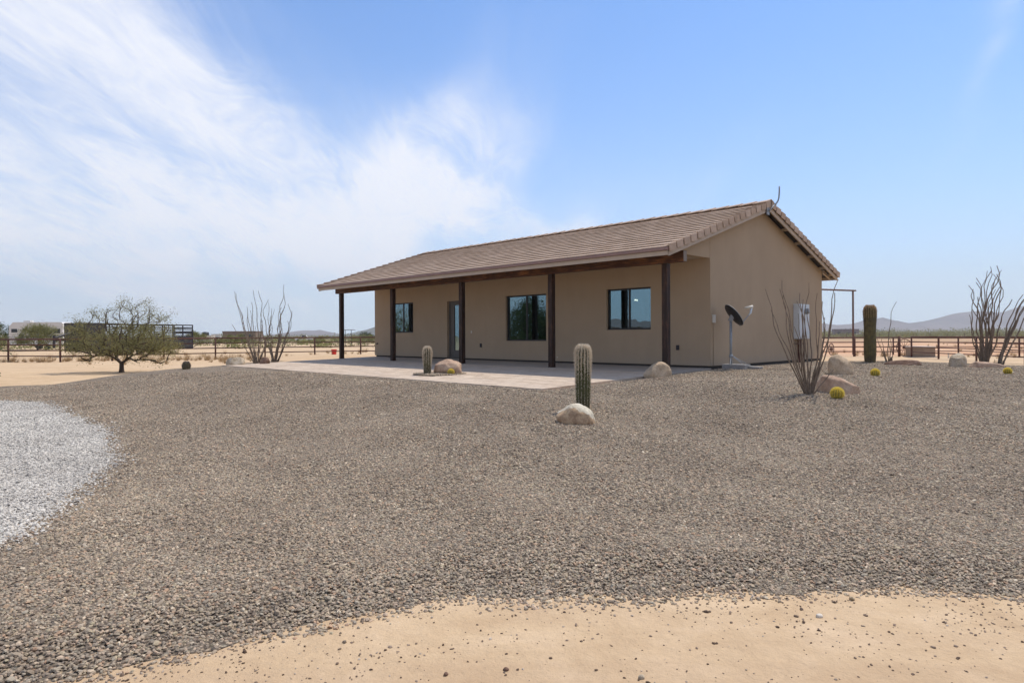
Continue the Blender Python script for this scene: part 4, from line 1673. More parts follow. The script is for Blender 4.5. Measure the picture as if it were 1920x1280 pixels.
# ------------------------------------------------------------------ ocotillos
def ocotillo(label, loc, stems, seed, wig=.03, r0=.013, group='ocotillos in the gravel beds', base_spread=.1, depth=.5, z=None):
    rr = random.Random(seed)
    zz = gz(*loc) if z is None else z
    root = empty('ocotillo', (loc[0], loc[1], zz))
    tag(root, label, 'ocotillo', group)
    for (dx, dz, *ctl) in stems:
        L_ = math.hypot(dx, dz)
        dy = rr.uniform(-.55, .55) * depth * L_ * .5
        bx = base_spread * (max(-1, min(1, dx / (L_ + .01) * 2)) * .7 + rr.uniform(-.35, .35))
        by = rr.uniform(-1, 1) * base_spread * .7
        n = 13
        pts = []
        ph = rr.uniform(0, 6.28)
        ph2 = rr.uniform(0, 6.28)
        bow = ctl[0] if ctl else rr.uniform(-.05, .05)
        for i in range(n):
            t_ = i / (n - 1)
            e = t_ ** 1.18
            wx = wig * math.sin(ph + t_ * 9) * t_ * (1.1 - .3 * t_) + wig * .6 * math.sin(ph2 + t_ * 19) * t_
            wy = wig * math.cos(ph2 + t_ * 8) * t_
            pts.append((bx + (dx - bx) * e + bow * L_ * math.sin(math.pi * t_) + wx * L_ * .8, by + dy * e + wy, -.04 + (dz + .04) * t_))
        k = rr.uniform(.8, 1.2)
        rad = [r0 * k * (1.15 - .72 * (i / (n - 1))) * rr.uniform(.9, 1.12) for i in range(n)]
        b = MB()
        b.tube(pts, rad, 6)
        # stubby thorns along the wand
        for i in range(int(L_ * 34)):
            t_ = rr.uniform(.03, .98) * (n - 1)
            j = int(t_)
            p = Vector(pts[j]).lerp(Vector(pts[min(j + 1, n - 1)]), t_ - j)
            nrm = Vector((rr.gauss(0, 1), rr.gauss(0, 1), rr.gauss(.2, .5))).normalized()
            s = nrm.cross(Vector((0, 0, 1))).normalized() * .0016 if abs(nrm.z) < .95 else Vector((.001, 0, 0))
            v0 = len(b.v)
            p = p + nrm * rad[j] * .8
            b.v += [tuple(p + s), tuple(p - s), tuple(p + nrm * .017)]
            b.f.append((v0, v0 + 1, v0 + 2))
            b.r.append(.5)
        b.build('stem', M['wand'], root, smooth=False, fix=False)
    # dead basal stubs
    b = MB()
    for i in range(12):
        a = rr.uniform(0, 6.28)
        q = base_spread * rr.uniform(.4, 1.1)
        b.tube([(q * math.cos(a), q * math.sin(a), -.03), (q * 1.5 * math.cos(a), q * 1.5 * math.sin(a), rr.uniform(.06, .2))], [.013, .006], 5)
    b.build('stem_base', M['wand'], root, fix=False)
    return root


def tips(base, sc_, L):
    return [((x - base[0]) / sc_, (base[1] - y) / sc_, *r) for x, y, *r in L]


ocotillo('ocotillo with thin splayed wands in front of the gable wall and electric panel', (4.79, 10.66),
         tips((1518, 740), 116, [(1443, 579, -.03), (1445, 538, -.06), (1457, 541, -.06), (1473, 523, -.04), (1478, 549, -.05), (1499, 560, -.04), (1511, 529, -.02), (1513, 546, -.02), (1500, 562, .02),
                                 (1537, 547, .05), (1562, 548, .03), (1569, 522, .05), (1546, 563, .06), (1557, 593, .04), (1548, 640, .03), (1561, 690, .02), (1488, 610, -.02), (1505, 585, -.02), (1524, 575, .02), (1536, 600, .03)]),
         3, .022, .0115, base_spread=.05)
ocotillo('large many-stemmed ocotillo with crooked tips at the right edge of the gravel', (14.0, 19.62),
         tips((1850, 684), 63, [(1820, 536, -.04), (1821, 544, .03), (1839, 530, -.05), (1840, 522, -.02), (1849, 502, .0), (1856, 510, .02), (1863, 508, -.02), (1869, 507, .02), (1878, 499, -.04), (1882, 514, .03),
                                (1885, 514, .05), (1880, 532, .05), (1869, 539, .02), (1873, 555, .03), (1886, 563, .05), (1844, 557, .02), (1858, 525, -.02), (1852, 545, .0), (1876, 570, .05), (1866, 590, .02), (1840, 580, -.02), (1832, 590, -.03)]),
         7, .05, .020, base_spread=.12)
ocotillo('ocotillo clump leaning out to the right beside the large many-stemmed ocotillo', (13.95, 19.0),
         tips((1868, 687), 65, [(1909, 555, -.04), (1921, 543, -.03), (1924, 549, -.02), (1928, 556, .0), (1934, 540, -.03), (1918, 565, -.03), (1912, 580, .02), (1905, 600, -.02)]),
         9, .03, .022, base_spread=.1)
ocotillo('left ocotillo with straight thin wands beside the brown boulder', (-9.11, 23.58),
         tips((481, 681), 52.6, [(444, 549, -.03), (447, 546, -.02), (450, 583, -.05), (460, 588, -.06), (465, 574, -.03), (469, 580, -.02), (474, 565, -.02), (479, 543, .04), (488, 587, .02), (511, 578, .05), (511, 577, .06), (505, 612, .05), (435, 606, -.03), (475, 610, 0), (492, 600, .03)]),
         13, .018, .015, base_spread=.1)
ocotillo('left ocotillo with crooked branching wands at the back edge of the patio', (-8.89, 24.76),
         tips((515, 677), 50, [(489, 543, -.1), (499, 560, -.08), (503, 564, -.07), (525, 530, .03), (524, 575, .02), (532, 551, .04), (530, 574, .02), (544, 568, .07), (544, 581, .08), (544, 606, .07), (540, 600, .05), (507, 600, -.04), (505, 612, -.05), (520, 600, .02), (528, 610, .03), (512, 590, -.03)]),
         17, .045, .016, base_spread=.13)
ocotillo('spindly young ocotillo with one tall wand between the saguaro and the flat dark rock', (10.53, 18.5),
         tips((1666, 681), 67, [(1674, 567, -.05), (1640, 628, .0), (1658, 636, -.03), (1671, 632, .02), (1673, 652, .06), (1657, 652, -.03), (1668, 640, .03)]),
         21, .03, .012, base_spread=.07)


# ------------------------------------------------------------------ trees and bushes
def leafy(mb, p, n, rad, size, rr, squash=.7):
    for _ in range(n):
        q = Vector((rr.gauss(0, 1), rr.gauss(0, 1), rr.gauss(0, 1) * squash)) * rad * .55 + p
        d = Vector((rr.gauss(0, 1), rr.gauss(0, 1), rr.gauss(0, .8))).normalized()
        s = d.cross(Vector((rr.gauss(0, 1), rr.gauss(0, 1), rr.gauss(0, 1)))).normalized()
        L_ = size * rr.uniform(.6, 1.4)
        W_ = L_ * .42
        b = len(mb.v)
        mb.v += [tuple(q - s * W_ * .5), tuple(q + d * L_ * .5 - s * W_ * .0 + s * W_ * .5), tuple(q + d * L_), tuple(q + d * L_ * .5 - s * W_ * .5)]
        mb.f.append((b, b + 1, b + 2, b + 3))
        mb.r.append(rr.random())


def tree(name, label, cat, loc, targets, seed, leafmat, trunk_r, nleaf, leafsize, clump, group=None, stems=3, z=None, tip_r=.004, fork=.25):
    """a tree or bush grown by joining each target tip to the nearest point of the limbs built so far"""
    rr = random.Random(seed)
    zz = gz(*loc) if z is None else z
    root = empty(name, (loc[0], loc[1], zz))
    tag(root, label, cat, group)
    H = max(p[2] for p in targets)
    nodes = [Vector((0, 0, .05 * H)), Vector((0, 0, fork * .5 * H))]
    dep = [0, 1]
    wood_ = MB()
    wood_.tube([(0, 0, -.08), (0.0, 0, .02), nodes[0], nodes[1]], [trunk_r * 1.5, trunk_r * 1.15, trunk_r * .95, trunk_r * .85], 8)
    tg = sorted(targets, key=lambda p: Vector(p[:3]).length * rr.uniform(.85, 1.15))
    tg.sort(key=lambda p: Vector(p[:3]).length)
    crown = MB()
    for p in tg:
        P = Vector(p[:3])
        dn = p[3] if len(p) > 3 else 1.0
        # join to a node that lies back towards the trunk
        best = min(range(len(nodes)), key=lambda i: (nodes[i] - P).length + .55 * nodes[i].length + .25 * max(0, nodes[i].z - P.z))
        A = nodes[best]
        L_ = (P - A).length
        k = max(3, int(L_ / (.16 * H)) + 2)
        rad0 = max(tip_r, trunk_r * .75 * (1 - A.length / (1.25 * H)) ** 1.3 if A.length < 1.25 * H else tip_r)
        side = Vector((rr.gauss(0, 1), rr.gauss(0, 1), rr.uniform(-.2, .8))) * L_ * .1
        path = []
        for i in range(k + 1):
            t_ = i / k
            q = A.lerp(P, t_) + side * math.sin(math.pi * t_) + Vector((rr.gauss(0, 1), rr.gauss(0, 1), rr.gauss(0, 1))) * L_ * .02 * (0 < i < k)
            path.append(q)
        wood_.tube(path, [max(tip_r * .6, rad0 * (1 - .75 * i / k)) for i in range(k + 1)], 5, caps=False)
        for q in path[1:]:
            nodes.append(q)
            dep.append(dep[best] + 1)
        for q in path[max(1, k // 2):]:
            leafy(crown, q, int(nleaf * dn * .25), clump * .6, leafsize, rr)
        leafy(crown, P, int(nleaf * dn), clump, leafsize, rr)
    wood_.build('trunk', M['bark'], root, smooth=True, fix=False)
    crown.build('crown', leafmat, root, fix=False)
    return root


def blob_targets(n, rx, ry, z0, z1, rr, hollow=.3):
    out = []
    while len(out) < n:
        x, y, z = rr.uniform(-1, 1), rr.uniform(-1, 1), rr.uniform(0, 1)
        q = x * x + y * y + (z * 1.02) ** 2
        if hollow < q < 1.05:
            out.append((x * rx * rr.uniform(.85, 1.1), y * ry, z0 + z * (z1 - z0)))
    return out


rr = random.Random(31)
T = []
for _ in range(150):       # the dense lower body
    a = rr.uniform(-1, 1)
    T.append((a * 2.2 + .12, rr.uniform(-1.4, 1.4) * math.sqrt(1 - a * a * .8), rr.uniform(.85, 2.0) - .12 * abs(a), rr.uniform(.8, 1.3)))
for _ in range(62):        # thin upright top
    a = rr.uniform(-1, 1)
    T.append((a * 1.5 + .25, rr.uniform(-1, 1), 1.9 + (1.25 - .5 * a * a) * rr.uniform(.1, 1.0), rr.uniform(.25, .6)))
for _ in range(12):        # drooping skirt on the right
    T.append((rr.uniform(.8, 2.2), rr.uniform(-.9, .6), rr.uniform(.35, .95), .45))
for _ in range(7):
    T.append((rr.uniform(-2.3, -1.6), rr.uniform(-.4, .4), rr.uniform(1.9, 2.35), .5))
for _ in range(5):
    T.append((rr.uniform(-1.5, -.8), rr.uniform(-.5, .3), rr.uniform(.4, .8), .25))
tree('desert_tree', 'wide low olive-green mesquite tree with a forked trunk standing before the cattle trailer', 'tree', (-16.57, 28.06), T, 5, M['leaf_m'], .1, 88, .055, .32, tip_r=.005)

GBU = 'desert bushes beyond the pipe fence'


def bush(label, x, y, rx, h, n, seed, mat='leaf', nleaf=85, group=GBU, name='desert_bush', size=None, cat='bush', z0=.28):
    rr = random.Random(seed)
    T = blob_targets(n, rx, rx * .8, h * z0, h, rr)
    return tree(name, label, cat, (x, y), T, seed, M[mat], .022 * h + .02, nleaf, size or (.0012 * math.hypot(x, y) + .02), h * .17, group=group, tip_r=.008)


bush('green mesquite bush at the left edge of the view before the pipe fence', -33.4, 42, 1.35, 2.35, 60, 41, nleaf=150, size=.045)
bush('large rounded olive bush on bare soil in front of the white caravan', -53.8, 75, 2.5, 3.0, 90, 42, 'leaf_y', 70)
bush('yellowish bush beyond the fence left of the trailer neck', -54.5, 90, 3.2, 2.2, 50, 43, 'leaf_y', 60)
bush('round dark green tree on the skyline left of the cattle trailer', -101.5, 150, 1.5, 3.0, 40, 44, 'leaf_g', 70, None, 'shade_tree', cat='tree')
bush('dark green tree on the skyline at the left edge beside the caravan', -91, 118, 2.6, 4.0, 50, 46, 'leaf_g', 70, None, 'shade_tree', cat='tree')
bush('pale yellow bush behind the fence just right of the cattle trailer', -42.5, 88, 2.2, 2.1, 40, 47, 'leaf_y')
bush('wide olive bush with visible stems in front of the brown flat-roofed building', -42.0, 99, 2.4, 2.0, 46, 48, 'leaf_y')
bush('low sparse bush beyond the fence behind the crooked left ocotillo', -26.5, 92, 1.6, 1.35, 26, 49, 'leaf_y', 40)
bush('grey-brown bush beyond the fence left of the porch end post', -27, 118, 2.2, 1.7, 30, 50, 'leaf_y', 40)
bush('bush beyond the fence seen under the porch beam', -24, 110, 2.6, 1.6, 30, 51, 'leaf_y', 45)
bush('low green bush on the skyline beside the small shade frame', -33, 150, 2.2, 2.6, 30, 52, 'leaf_g', 45)
# the tree mirrored in the middle window stands outside the frame to the left
bush('tall mesquite left of the pale drive, mirrored in the middle window', -19.2, 20.7, 2.1, 3.7, 120, 61, 'leaf_g', 130, None, 'desert_tree', .12, 'tree', .12)
bush('tall mesquite tree further left of the house, mirrored in the porch windows', -23.4, 23.2, 1.8, 3.2, 70, 62, 'leaf_g', 80, None, 'desert_tree', .09, 'tree', .12)


# far scrub: a mass nobody could count
def scrub(name, pts, mat, nleaf, rs_):
    n = len(pts)
    tot = n * nleaf
    c = np.repeat(pts[:, :3], nleaf, 0)
    hh = np.repeat(pts[:, 3], nleaf)
    rr_ = np.repeat(pts[:, 4], nleaf)
    q = rs_.normal(0, .42, (tot, 3))
    q[:, 2] = np.abs(q[:, 2]) * 1.0
    p = c + np.stack([q[:, 0] * rr_, q[:, 1] * rr_, np.minimum(q[:, 2], 1.15) * hh], 1)
    s = (.16 + .10 * rs_.uniform(0, 1, tot)) * hh
    d = rs_.normal(0, 1, (tot, 3))
    d /= np.linalg.norm(d, axis=1)[:, None]
    e = np.cross(d, rs_.normal(0, 1, (tot, 3)))
    e /= np.linalg.norm(e, axis=1)[:, None]
    v = np.stack([p - e * s[:, None] * .4, p + e * s[:, None] * .4, p + d * s[:, None]], 1).reshape(-1, 3)
    me = bpy.data.meshes.new(name)
    me.vertices.add(len(v))
    me.vertices.foreach_set('co', v.astype(np.float32).ravel())
    me.loops.add(tot * 3)
    me.loops.foreach_set('vertex_index', np.arange(tot * 3, dtype=np.int32))
    me.polygons.add(tot)
    me.polygons.foreach_set('loop_start', np.arange(tot, dtype=np.int32) * 3)
    me.materials.append(mat)
    a = me.attributes.new('rnd', 'FLOAT', 'FACE')
    a.data.foreach_set('value', np.clip(np.repeat(rs_.uniform(0, 1, n), nleaf) * .7 + rs_.uniform(0, .3, tot), 0, 1).astype(np.float32))
    me.update(calc_edges=True)
    me.validate()
    o = bpy.data.objects.new(name, me)
    C.objects.link(o)
    return tag(o, kind='stuff')


def wedge(n, d0, d1, t0, t1, rs_, hlo, hhi, power=1.0):
    d = d0 + (d1 - d0) * rs_.uniform(0, 1, n) ** power
    tx = rs_.uniform(t0, t1, n)
    x = tx * d
    h = rs_.uniform(hlo, hhi, n)
    z = ground(x, d) + 0 * x - .12
    return np.stack([x, d, z, h, h * rs_.uniform(.8, 1.6, n)], 1)


rs2 = np.random.RandomState(77)
left = np.concatenate([wedge(170, 80, 150, -1.0, -.12, rs2, .7, 1.5), wedge(950, 140, 420, -1.0, .1, rs2, .9, 2.2, .9), wedge(1100, 380, 1200, -1.0, .2, rs2, 1.5, 3.4)])
scrub('desert_scrub', left, M['leaf_y'], 60, rs2)
right = np.concatenate([wedge(1000, 190, 420, .1, .95, rs2, 1.0, 2.3), wedge(1700, 400, 1000, .1, .95, rs2, 2.0, 5.2)])
scrub('desert_scrub', right, M['scrubgreen'], 60, rs2)


def tufts(name, pts, mat, k, rs_, h=.3):
    n = len(pts)
    tot = n * k
    c = np.repeat(pts, k, 0)
    sz = np.repeat(rs_.uniform(.5, 1.3, n), k)
    a = rs_.uniform(0, 6.283, tot)
    r0 = rs_.uniform(0, .13, tot) * sz
    lean = rs_.uniform(.05, .9, tot)
    H = h * sz * rs_.uniform(.4, 1.1, tot)
    p = c.copy()
    p[:, 0] += r0 * np.cos(a)
    p[:, 1] += r0 * np.sin(a)
    t_ = p + np.stack([np.cos(a) * lean * H, np.sin(a) * lean * H, H], 1)
    wv = np.stack([-np.sin(a), np.cos(a), np.zeros(tot)], 1) * .008
    v = np.stack([p - wv, p + wv, t_], 1).reshape(-1, 3)
    me = bpy.data.meshes.new(name)
    me.from_pydata(v.tolist(), [], np.arange(tot * 3).reshape(-1, 3).tolist())
    me.materials.append(mat)
    at = me.attributes.new('rnd', 'FLOAT', 'FACE')
    at.data.foreach_set('value', rs_.uniform(0, 1, tot).astype(np.float32))
    o = bpy.data.objects.new(name, me)
    C.objects.link(o)
    return tag(o, kind='stuff')


def strip(n, x0, y0, x1, y1, sp, rs_):
    t_ = rs_.uniform(0, 1, n)
    x = x0 + (x1 - x0) * t_ + rs_.normal(0, sp, n)
    y = y0 + (y1 - y0) * t_ + rs_.normal(0, sp * 1.2, n)
    return np.stack([x, y, ground(x, y) - .01], 1)


tp = np.concatenate([strip(150, -36, 40, -17, 43.5, .7, rs2), strip(60, -20, 38, -6, 47, 2.2, rs2), strip(50, -30, 50, -5, 60, 4, rs2), strip(40, 22, 46, 34, 40, 1.5, rs2), strip(70, 15, 60, 80, 75, 9, rs2)])
tufts('dry_grass', tp, M['drygrass'], 46, rs2, .42)


# ------------------------------------------------------------------ fences and paddock things
def pipe_fence(label, pts, top, nrail, post_r=.045, rail_r=.028, group=None, thick=(), name='pipe_fence', mat='rust', zrail=None, deep=.1):
    root = empty(name, (pts[0][0], pts[0][1], gz(*pts[0])))
    tag(root, label, 'fence', group)
    o = Vector(root.location)
    P = [Vector((x, y, gz(x, y))) - o for x, y in pts]
    for i, p in enumerate(P):
        r_ = post_r * (1.6 if i in thick else 1)
        MB().tube([p - Vector((0, 0, deep)), p + Vector((0, 0, top + (.06 if i in thick else 0)))], r_, 10).build('post', M[mat], root, smooth=True)
    zs = zrail or [top * (1 - .24 * k) for k in range(nrail)]
    for k, z in enumerate(zs):
        for i in range(len(P) - 1):
            r_ = rail_r * (1.15 if k == 0 else .8)
            MB().tube([P[i] + Vector((0, 0, z - .03)), P[i + 1] + Vector((0, 0, z - .03))], r_, 8).build('rail', M[mat], root, smooth=True)
    return root


GF = 'rusty pipe fences around the yard'
fl = [(-35.0, 41.5), (-31.0, 41.0), (-27.23, 39.9)]
fl2 = [(-27.23 + (8.2) * i / 3 * .85, 39.86 + 5.34 * i / 3) for i in range(4)]
fl = [(-35.6, 36.3), (-31.4, 38.2), (-27.4, 40.1), (-23.9, 41.7), (-22.0 + 1.6, 43.4), (-20.27 + 3.2, 45.2), (-13.9, 46.6), (-10.9, 47.6), (-7.7, 48.6), (-4.4, 49.6), (-1.0, 50.6), (2.6, 51.6)]
# pixel-checked positions of the visible posts
fl = [(-36.4, 41.3), (-30.85, 40.3 + .2), (-27.23, 39.86), (-25.1, 41.5), (-22.8, 43.3), (-20.27, 45.2), (-17.53, 46.94), (-14.5, 48.6), (-11.35, 49.6), (-8.1, 50.4), (-4.8, 51.0), (-1.2, 51.5), (2.4, 52)]
pipe_fence('long rusty four-rail pipe fence running behind the yard on the left', fl, 1.42, 4, .055, .044, GF)
pipe_fence('rusty pipe fence from behind the house to the thick corner post beside the utility box', [(15.5, 44.5), (19.0, 43.6), (22.25, 43.0), (24.76, 42.3)], 1.25, 4, .05, .042, GF, thick=(2, 3))
pipe_fence('rusty four-rail pipe fence running from the utility box past the large ocotillo', [(24.76, 41.0), (24.5, 38.0), (24.5, 34.9), (24.2, 31.2), (24.0, 27.6)], 1.3, 4, .05, .036, GF)
pipe_fence('rusty pipe pen fence set behind the utility box', [(26.8, 46.5), (28.0, 43.4), (29.15, 43.2), (30.6, 39.9), (33.0, 36.8), (35.5, 33.5)], 1.2, 4, .05, .032, GF)
pts = [(60 + i * 4.4, 205 - i * .9) for i in range(38)]
root = empty('wire_fence', (pts[0][0], pts[0][1], -.65))
tag(root, 'distant line of thin wire fence posts crossing the red paddock', 'fence')
for i, (a, b) in enumerate(pts):
    MB().tube([(a - pts[0][0], b - pts[0][1], -.1), (a - pts[0][0], b - pts[0][1], 1.45)], .075, 5).build('post', M['rust'], root)
for z in (.5, .95, 1.35):
    MB().tube([(0, 0, z), (pts[-1][0] - pts[0][0], pts[-1][1] - pts[0][1], z)], .02, 4).build('wire', M['rust'], root)

# tall gateway frame behind the house
GT = empty('gate_frame', (24.45, 47.4, gz(24.45, 47.4)))
tag(GT, 'tall dark pipe gateway frame rising behind the rear corner of the house', 'gate frame')
MB().tube([(0, 0, -.1), (0, 0, 4.5)], .066, 10).build('post', M['gatesteel'], GT, smooth=True)
MB().tube([(-6.2, -2.2, -.1), (-6.2, -2.2, 4.55)], .066, 10).build('post', M['gatesteel'], GT, smooth=True)
MB().tube([(.25, .1, 4.56), (-6.4, -2.27, 4.62)], .06, 10).build('crossbar', M['gatesteel'], GT, smooth=True)


def wagon_wheel(label, x, y, rad, rz):
    root = empty('wagon_wheel', (x, y, gz(x, y)), rz)
    tag(root, label, 'wagon wheel', 'wagon wheels leaning by the gates')
    n = 28
    MB().tube([(rad * math.cos(2 * math.pi * i / n), 0, rad + rad * math.sin(2 * math.pi * i / n)) for i in range(n + 1)], .028, 6, caps=False).build('rim', M['rust'], root, smooth=True)
    MB().tube([(0, -.09, rad), (0, .09, rad)], .085, 12).build('hub', M['rust'], root)
    for i in range(12):
        a = 2 * math.pi * i / 12
        MB().tube([(.07 * math.cos(a), 0, rad + .07 * math.sin(a)), (rad * math.cos(a), 0, rad + rad * math.sin(a))], .011, 5).build('spoke', M['rust'], root)
    return root


wagon_wheel('smaller iron wagon wheel behind the fence under the gateway frame', 22.3, 46.2, .4, .7)
wagon_wheel('larger iron wagon wheel half hidden by the tan utility box', 25.75, 43.4, .55, .1)
ub = empty('utility_box', (25.55, 41.4, gz(25.55, 41.4)), -.1)
tag(ub, 'low tan utility box with a pale lid standing by the fence', 'utility box')
MB().box(-.67, -.12, -.45, .45, 0, .62).build('side_panel', M['boxtan'], ub, bevel=.01)
MB().box(-.117, .67, -.45, .45, 0, .6).build('side_panel', M['boxtan'], ub, bevel=.01)
MB().box(-.69, .69, -.48, .48, .625, .67).build('lid', M['cream'], ub, bevel=.01)
MB().box(-.78, .85, -.6, .55, -.05, .03).build('base', M['conc'], ub)
mk_ = MB().tube([(0, 0, -.05), (0, 0, .32)], .045, 8).build('marker_post', M['cream'], None, loc=(26.0, 39.4, gz(26, 39.4)))
tag(mk_, 'short pale marker post in the sand right of the utility box', 'post')

# ------------------------------------------------------------------ satellite dish
DL = (5.36, 16.2)
dish = empty('satellite_dish', (DL[0], DL[1], gz(*DL)))
tag(dish, 'dark grey satellite dish on a galvanised pole standing against the gable wall', 'satellite dish')
MB().tube([(0, 0, .1), (0, 0, 1.19)], .032, 12).build('pole', M['galv'], dish, smooth=True)
MB().tube([(0, 0, .3), (0, 0, .38)], .045, 12).build('collar', M['galv'], dish, smooth=True)
for (a, b) in ((.26, -.06), (.4, .12), (-.08, -.2)):
    MB().tube([(0, 0, .36), (a, b, .15)], .009, 6).build('brace', M['galv'], dish)
nrm = Vector((.80, .06, .60)).normalized()
mj = Vector((.60, 0, -.80)).normalized()
mn = nrm.cross(mj)
ctr = Vector((.08, .0, 1.34))
Md = Matrix((mj, mn, nrm)).transposed().to_4x4()
Md.translation = ctr
b = MB()
rows, K = 8, 36
prof = []
for i in range(rows + 1):
    q = i / rows
    prof.append((.31 * q + .001, .055 * q * q - .055))
back = [(r_, z - .006) for r_, z in reversed(prof)]
b.lathe(prof + back, K, close=False)
M['dishback'] = simple('dark_grey_dish', (0.02, 0.019, 0.02), 0.5, 0.15, 5)
dd_ = b.build('reflector', M['dishback'], dish, smooth=True)
dd_.matrix_local = Md
b = MB()
b.tube([(.315 * math.cos(2 * math.pi * i / 40), .315 * math.sin(2 * math.pi * i / 40), 0) for i in range(41)], .007, 6, caps=False)
rm = b.build('rim', M['galv'], dish, smooth=True)
rm.matrix_local = Md
mo_ = MB()
mo_.mbox(Matrix.Translation(ctr - nrm * .1 - mj * -.02) @ Matrix.Rotation(.4, 4, 'Y'), .09, .09, .16)
mo_.build('mount', M['galv'], dish, bevel=.008)
low_ = ctr + mj * .29
feed = ctr + Vector((.50, .2, .2))
el_ = feed - Vector((.02, 0, .14))
MB().tube([low_ - nrm * .05, el_ - (el_ - low_) * .2], .012, 8).build('arm', M['galv'], dish)
MB().tube([el_ - (el_ - low_) * .22, el_, feed], [.014, .028, .03], 10).build('feed_bracket', M['panel'], dish, smooth=True)
MB().tube([feed + Vector((.03, 0, .02)), feed - Vector((.03, .02, .0)), feed - Vector((.18, .05, .02))], [.03, .035, .022], 10).build('feed_horn', M['white'], dish, smooth=True)


def block(label, loc, L_, W_, H_, rz, ry=0.):
    b = MB()
    o = b.box(-L_ / 2, L_ / 2, -W_ / 2, W_ / 2, 0, H_).build('concrete_block', M['conc'], None, bevel=.008, loc=loc)
    o.rotation_euler = (0, ry, rz)
    return tag(o, label, 'concrete block')


block('grey concrete block weighing down the foot of the satellite dish pole', (DL[0] + .1, DL[1] - .08, gz(*DL) + .02), .56, .4, .12, -.72 + .05)
block('low grey concrete paver block lying to the right of the satellite dish base', (DL[0] + .5, DL[1] - .22, gz(*DL) - .01), .3, .26, .1, -.7, .05)

# ------------------------------------------------------------------ bucket
bx_, by_ = -14.0, 52.0
bk = MB().lathe([(.0, 0), (.17, 0), (.215, .42), (.225, .42), (.225, .45), (.21, .45), (.165, .02), (0, .02)], 22, close=False).build('bucket', M['red'], None, smooth=True, loc=(bx_, by_, gz(bx_, by_)))
tag(bk, 'small red plastic bucket on the sand beside the left porch post', 'bucket')

# ------------------------------------------------------------------ cattle trailer
A_ = Vector((-32.3, 50.0, 0))
B_ = Vector((-28.95, 60.0, 0))
dirv = (B_ - A_)
LT = dirv.length
ang = math.atan2(dirv.y, dirv.x)
TR = empty('livestock_trailer', (A_.x, A_.y, -.65), ang)
tag(TR, 'dark slat-sided gooseneck cattle trailer parked beyond the fence behind the tree', 'trailer')
W2 = 2.1
MB().box(0, LT, .0, W2, .42, .55).build('floor', M['darksteel'], TR)
for yy in (0, W2):
    MB().box(.0, 1.6, yy - .03, yy + .03, .55, 2.5).build('nose_panel', M['darksteel'], TR)
    MB().box(1.62, LT - .02, yy - .025, yy + .025, .55, 1.3).build('side_panel', M['darksteel'], TR)
    for k in range(6):
        z = 1.42 + k * .17
        MB().box(1.62, LT - .02, yy - .02, yy + .02, z, z + .07).build('slat', M['darksteel'], TR)
    for k in range(9):
        x = 1.62 + k * (LT - 1.7) / 8
        MB().box(x, x + .07, yy - .04, yy + .04, .5, 2.48).build('upright', M['darksteel'], TR)
    MB().box(0, LT, yy - .04, yy + .04, 2.48, 2.58).build('top_rail', M['darksteel'], TR)
for k in range(12):
    x = k * (LT - .08) / 11
    MB().box(x, x + .05, .045, W2 - .045, 2.5, 2.56).build('roof_bow', M['darksteel'], TR)
MB().box(0, 3.2, .045, W2 - .045, 2.561, 2.6).build('roof_sheet', M['darksteel'], TR)
for k in range(5):
    z = .7 + k * .38
    MB().box(LT - .02, LT + .03, .045, W2 - .045, z, z + .1).build('gate_slat', M['darksteel'], TR)
for x in (4.8, 5.9):
    for yy in (-.16, W2 + .16):
        wl = MB().lathe([(.0, -.1), (.38, -.1), (.4, -.05), (.4, .05), (.38, .1), (0, .1)], 20, close=False).build('wheel', M['tyre'], TR, smooth=True)
        wl.matrix_local = Matrix.Translation((x, yy, .4)) @ Matrix.Rotation(R(90), 4, 'X')
        MB().lathe([(.0, -.105), (.2, -.105), (.2, .105), (0, .105)], 12, close=False).build('rim', M['galv'], wl)
    MB().box(x - .5, x + .5, -.3, -.03, .84, .88).build('fender', M['darksteel'], TR)
MB().box(-.02, .0, .05, W2 - .05, .55, 2.5).build('nose_panel', M['darksteel'], TR)
MB().tube([(0, W2 / 2, 1.9), (-1.6, W2 / 2, 1.45)], .09, 8).build('gooseneck', M['darksteel'], TR)
MB().tube([(0, W2 / 2, 1.3), (-1.6, W2 / 2, 1.3)], .07, 8).build('gooseneck', M['darksteel'], TR)
MB().tube([(-1.6, W2 / 2, 1.65), (-1.6, W2 / 2, .75)], .09, 8).build('hitch_coupler', M['darksteel'], TR)
MB().tube([(.5, .1, .42), (.5, .1, .02)], .06, 8).build('jack_leg', M['darksteel'], TR)


# ------------------------------------------------------------------ far buildings and vehicles
def far_house(name, label, cat, loc, L_, W_, H_, rz, wallmat, wins, roofh=0.0, roofmat=None, parapet=0.0):
    root = empty(name, (loc[0], loc[1], -.75), rz)
    tag(root, label, cat)
    MB().box(-L_ / 2, L_ / 2, -W_ / 2, W_ / 2, -.2, H_).build('wall', M[wallmat], root)
    if roofh > 0:
        MB().prism([(-W_ / 2 - .5, H_ + .003), (W_ / 2 + .5, H_ + .003), (0, H_ + roofh)], 'x', -L_ / 2 - .4, L_ / 2 + .4).build('roof', M[roofmat], root)
    else:
        MB().box(-L_ / 2 - .1, L_ / 2 + .1, -W_ / 2 - .1, W_ / 2 + .1, H_ + .003, H_ + .2 + parapet).build('roof', M[wallmat], root)
    for (x, z, w__, h__) in wins:
        f = MB().box(x - w__ / 2, x + w__ / 2, -W_ / 2 - .05, -W_ / 2 - .003, z, z + h__).build('window', M['farglass'], root)
    return root


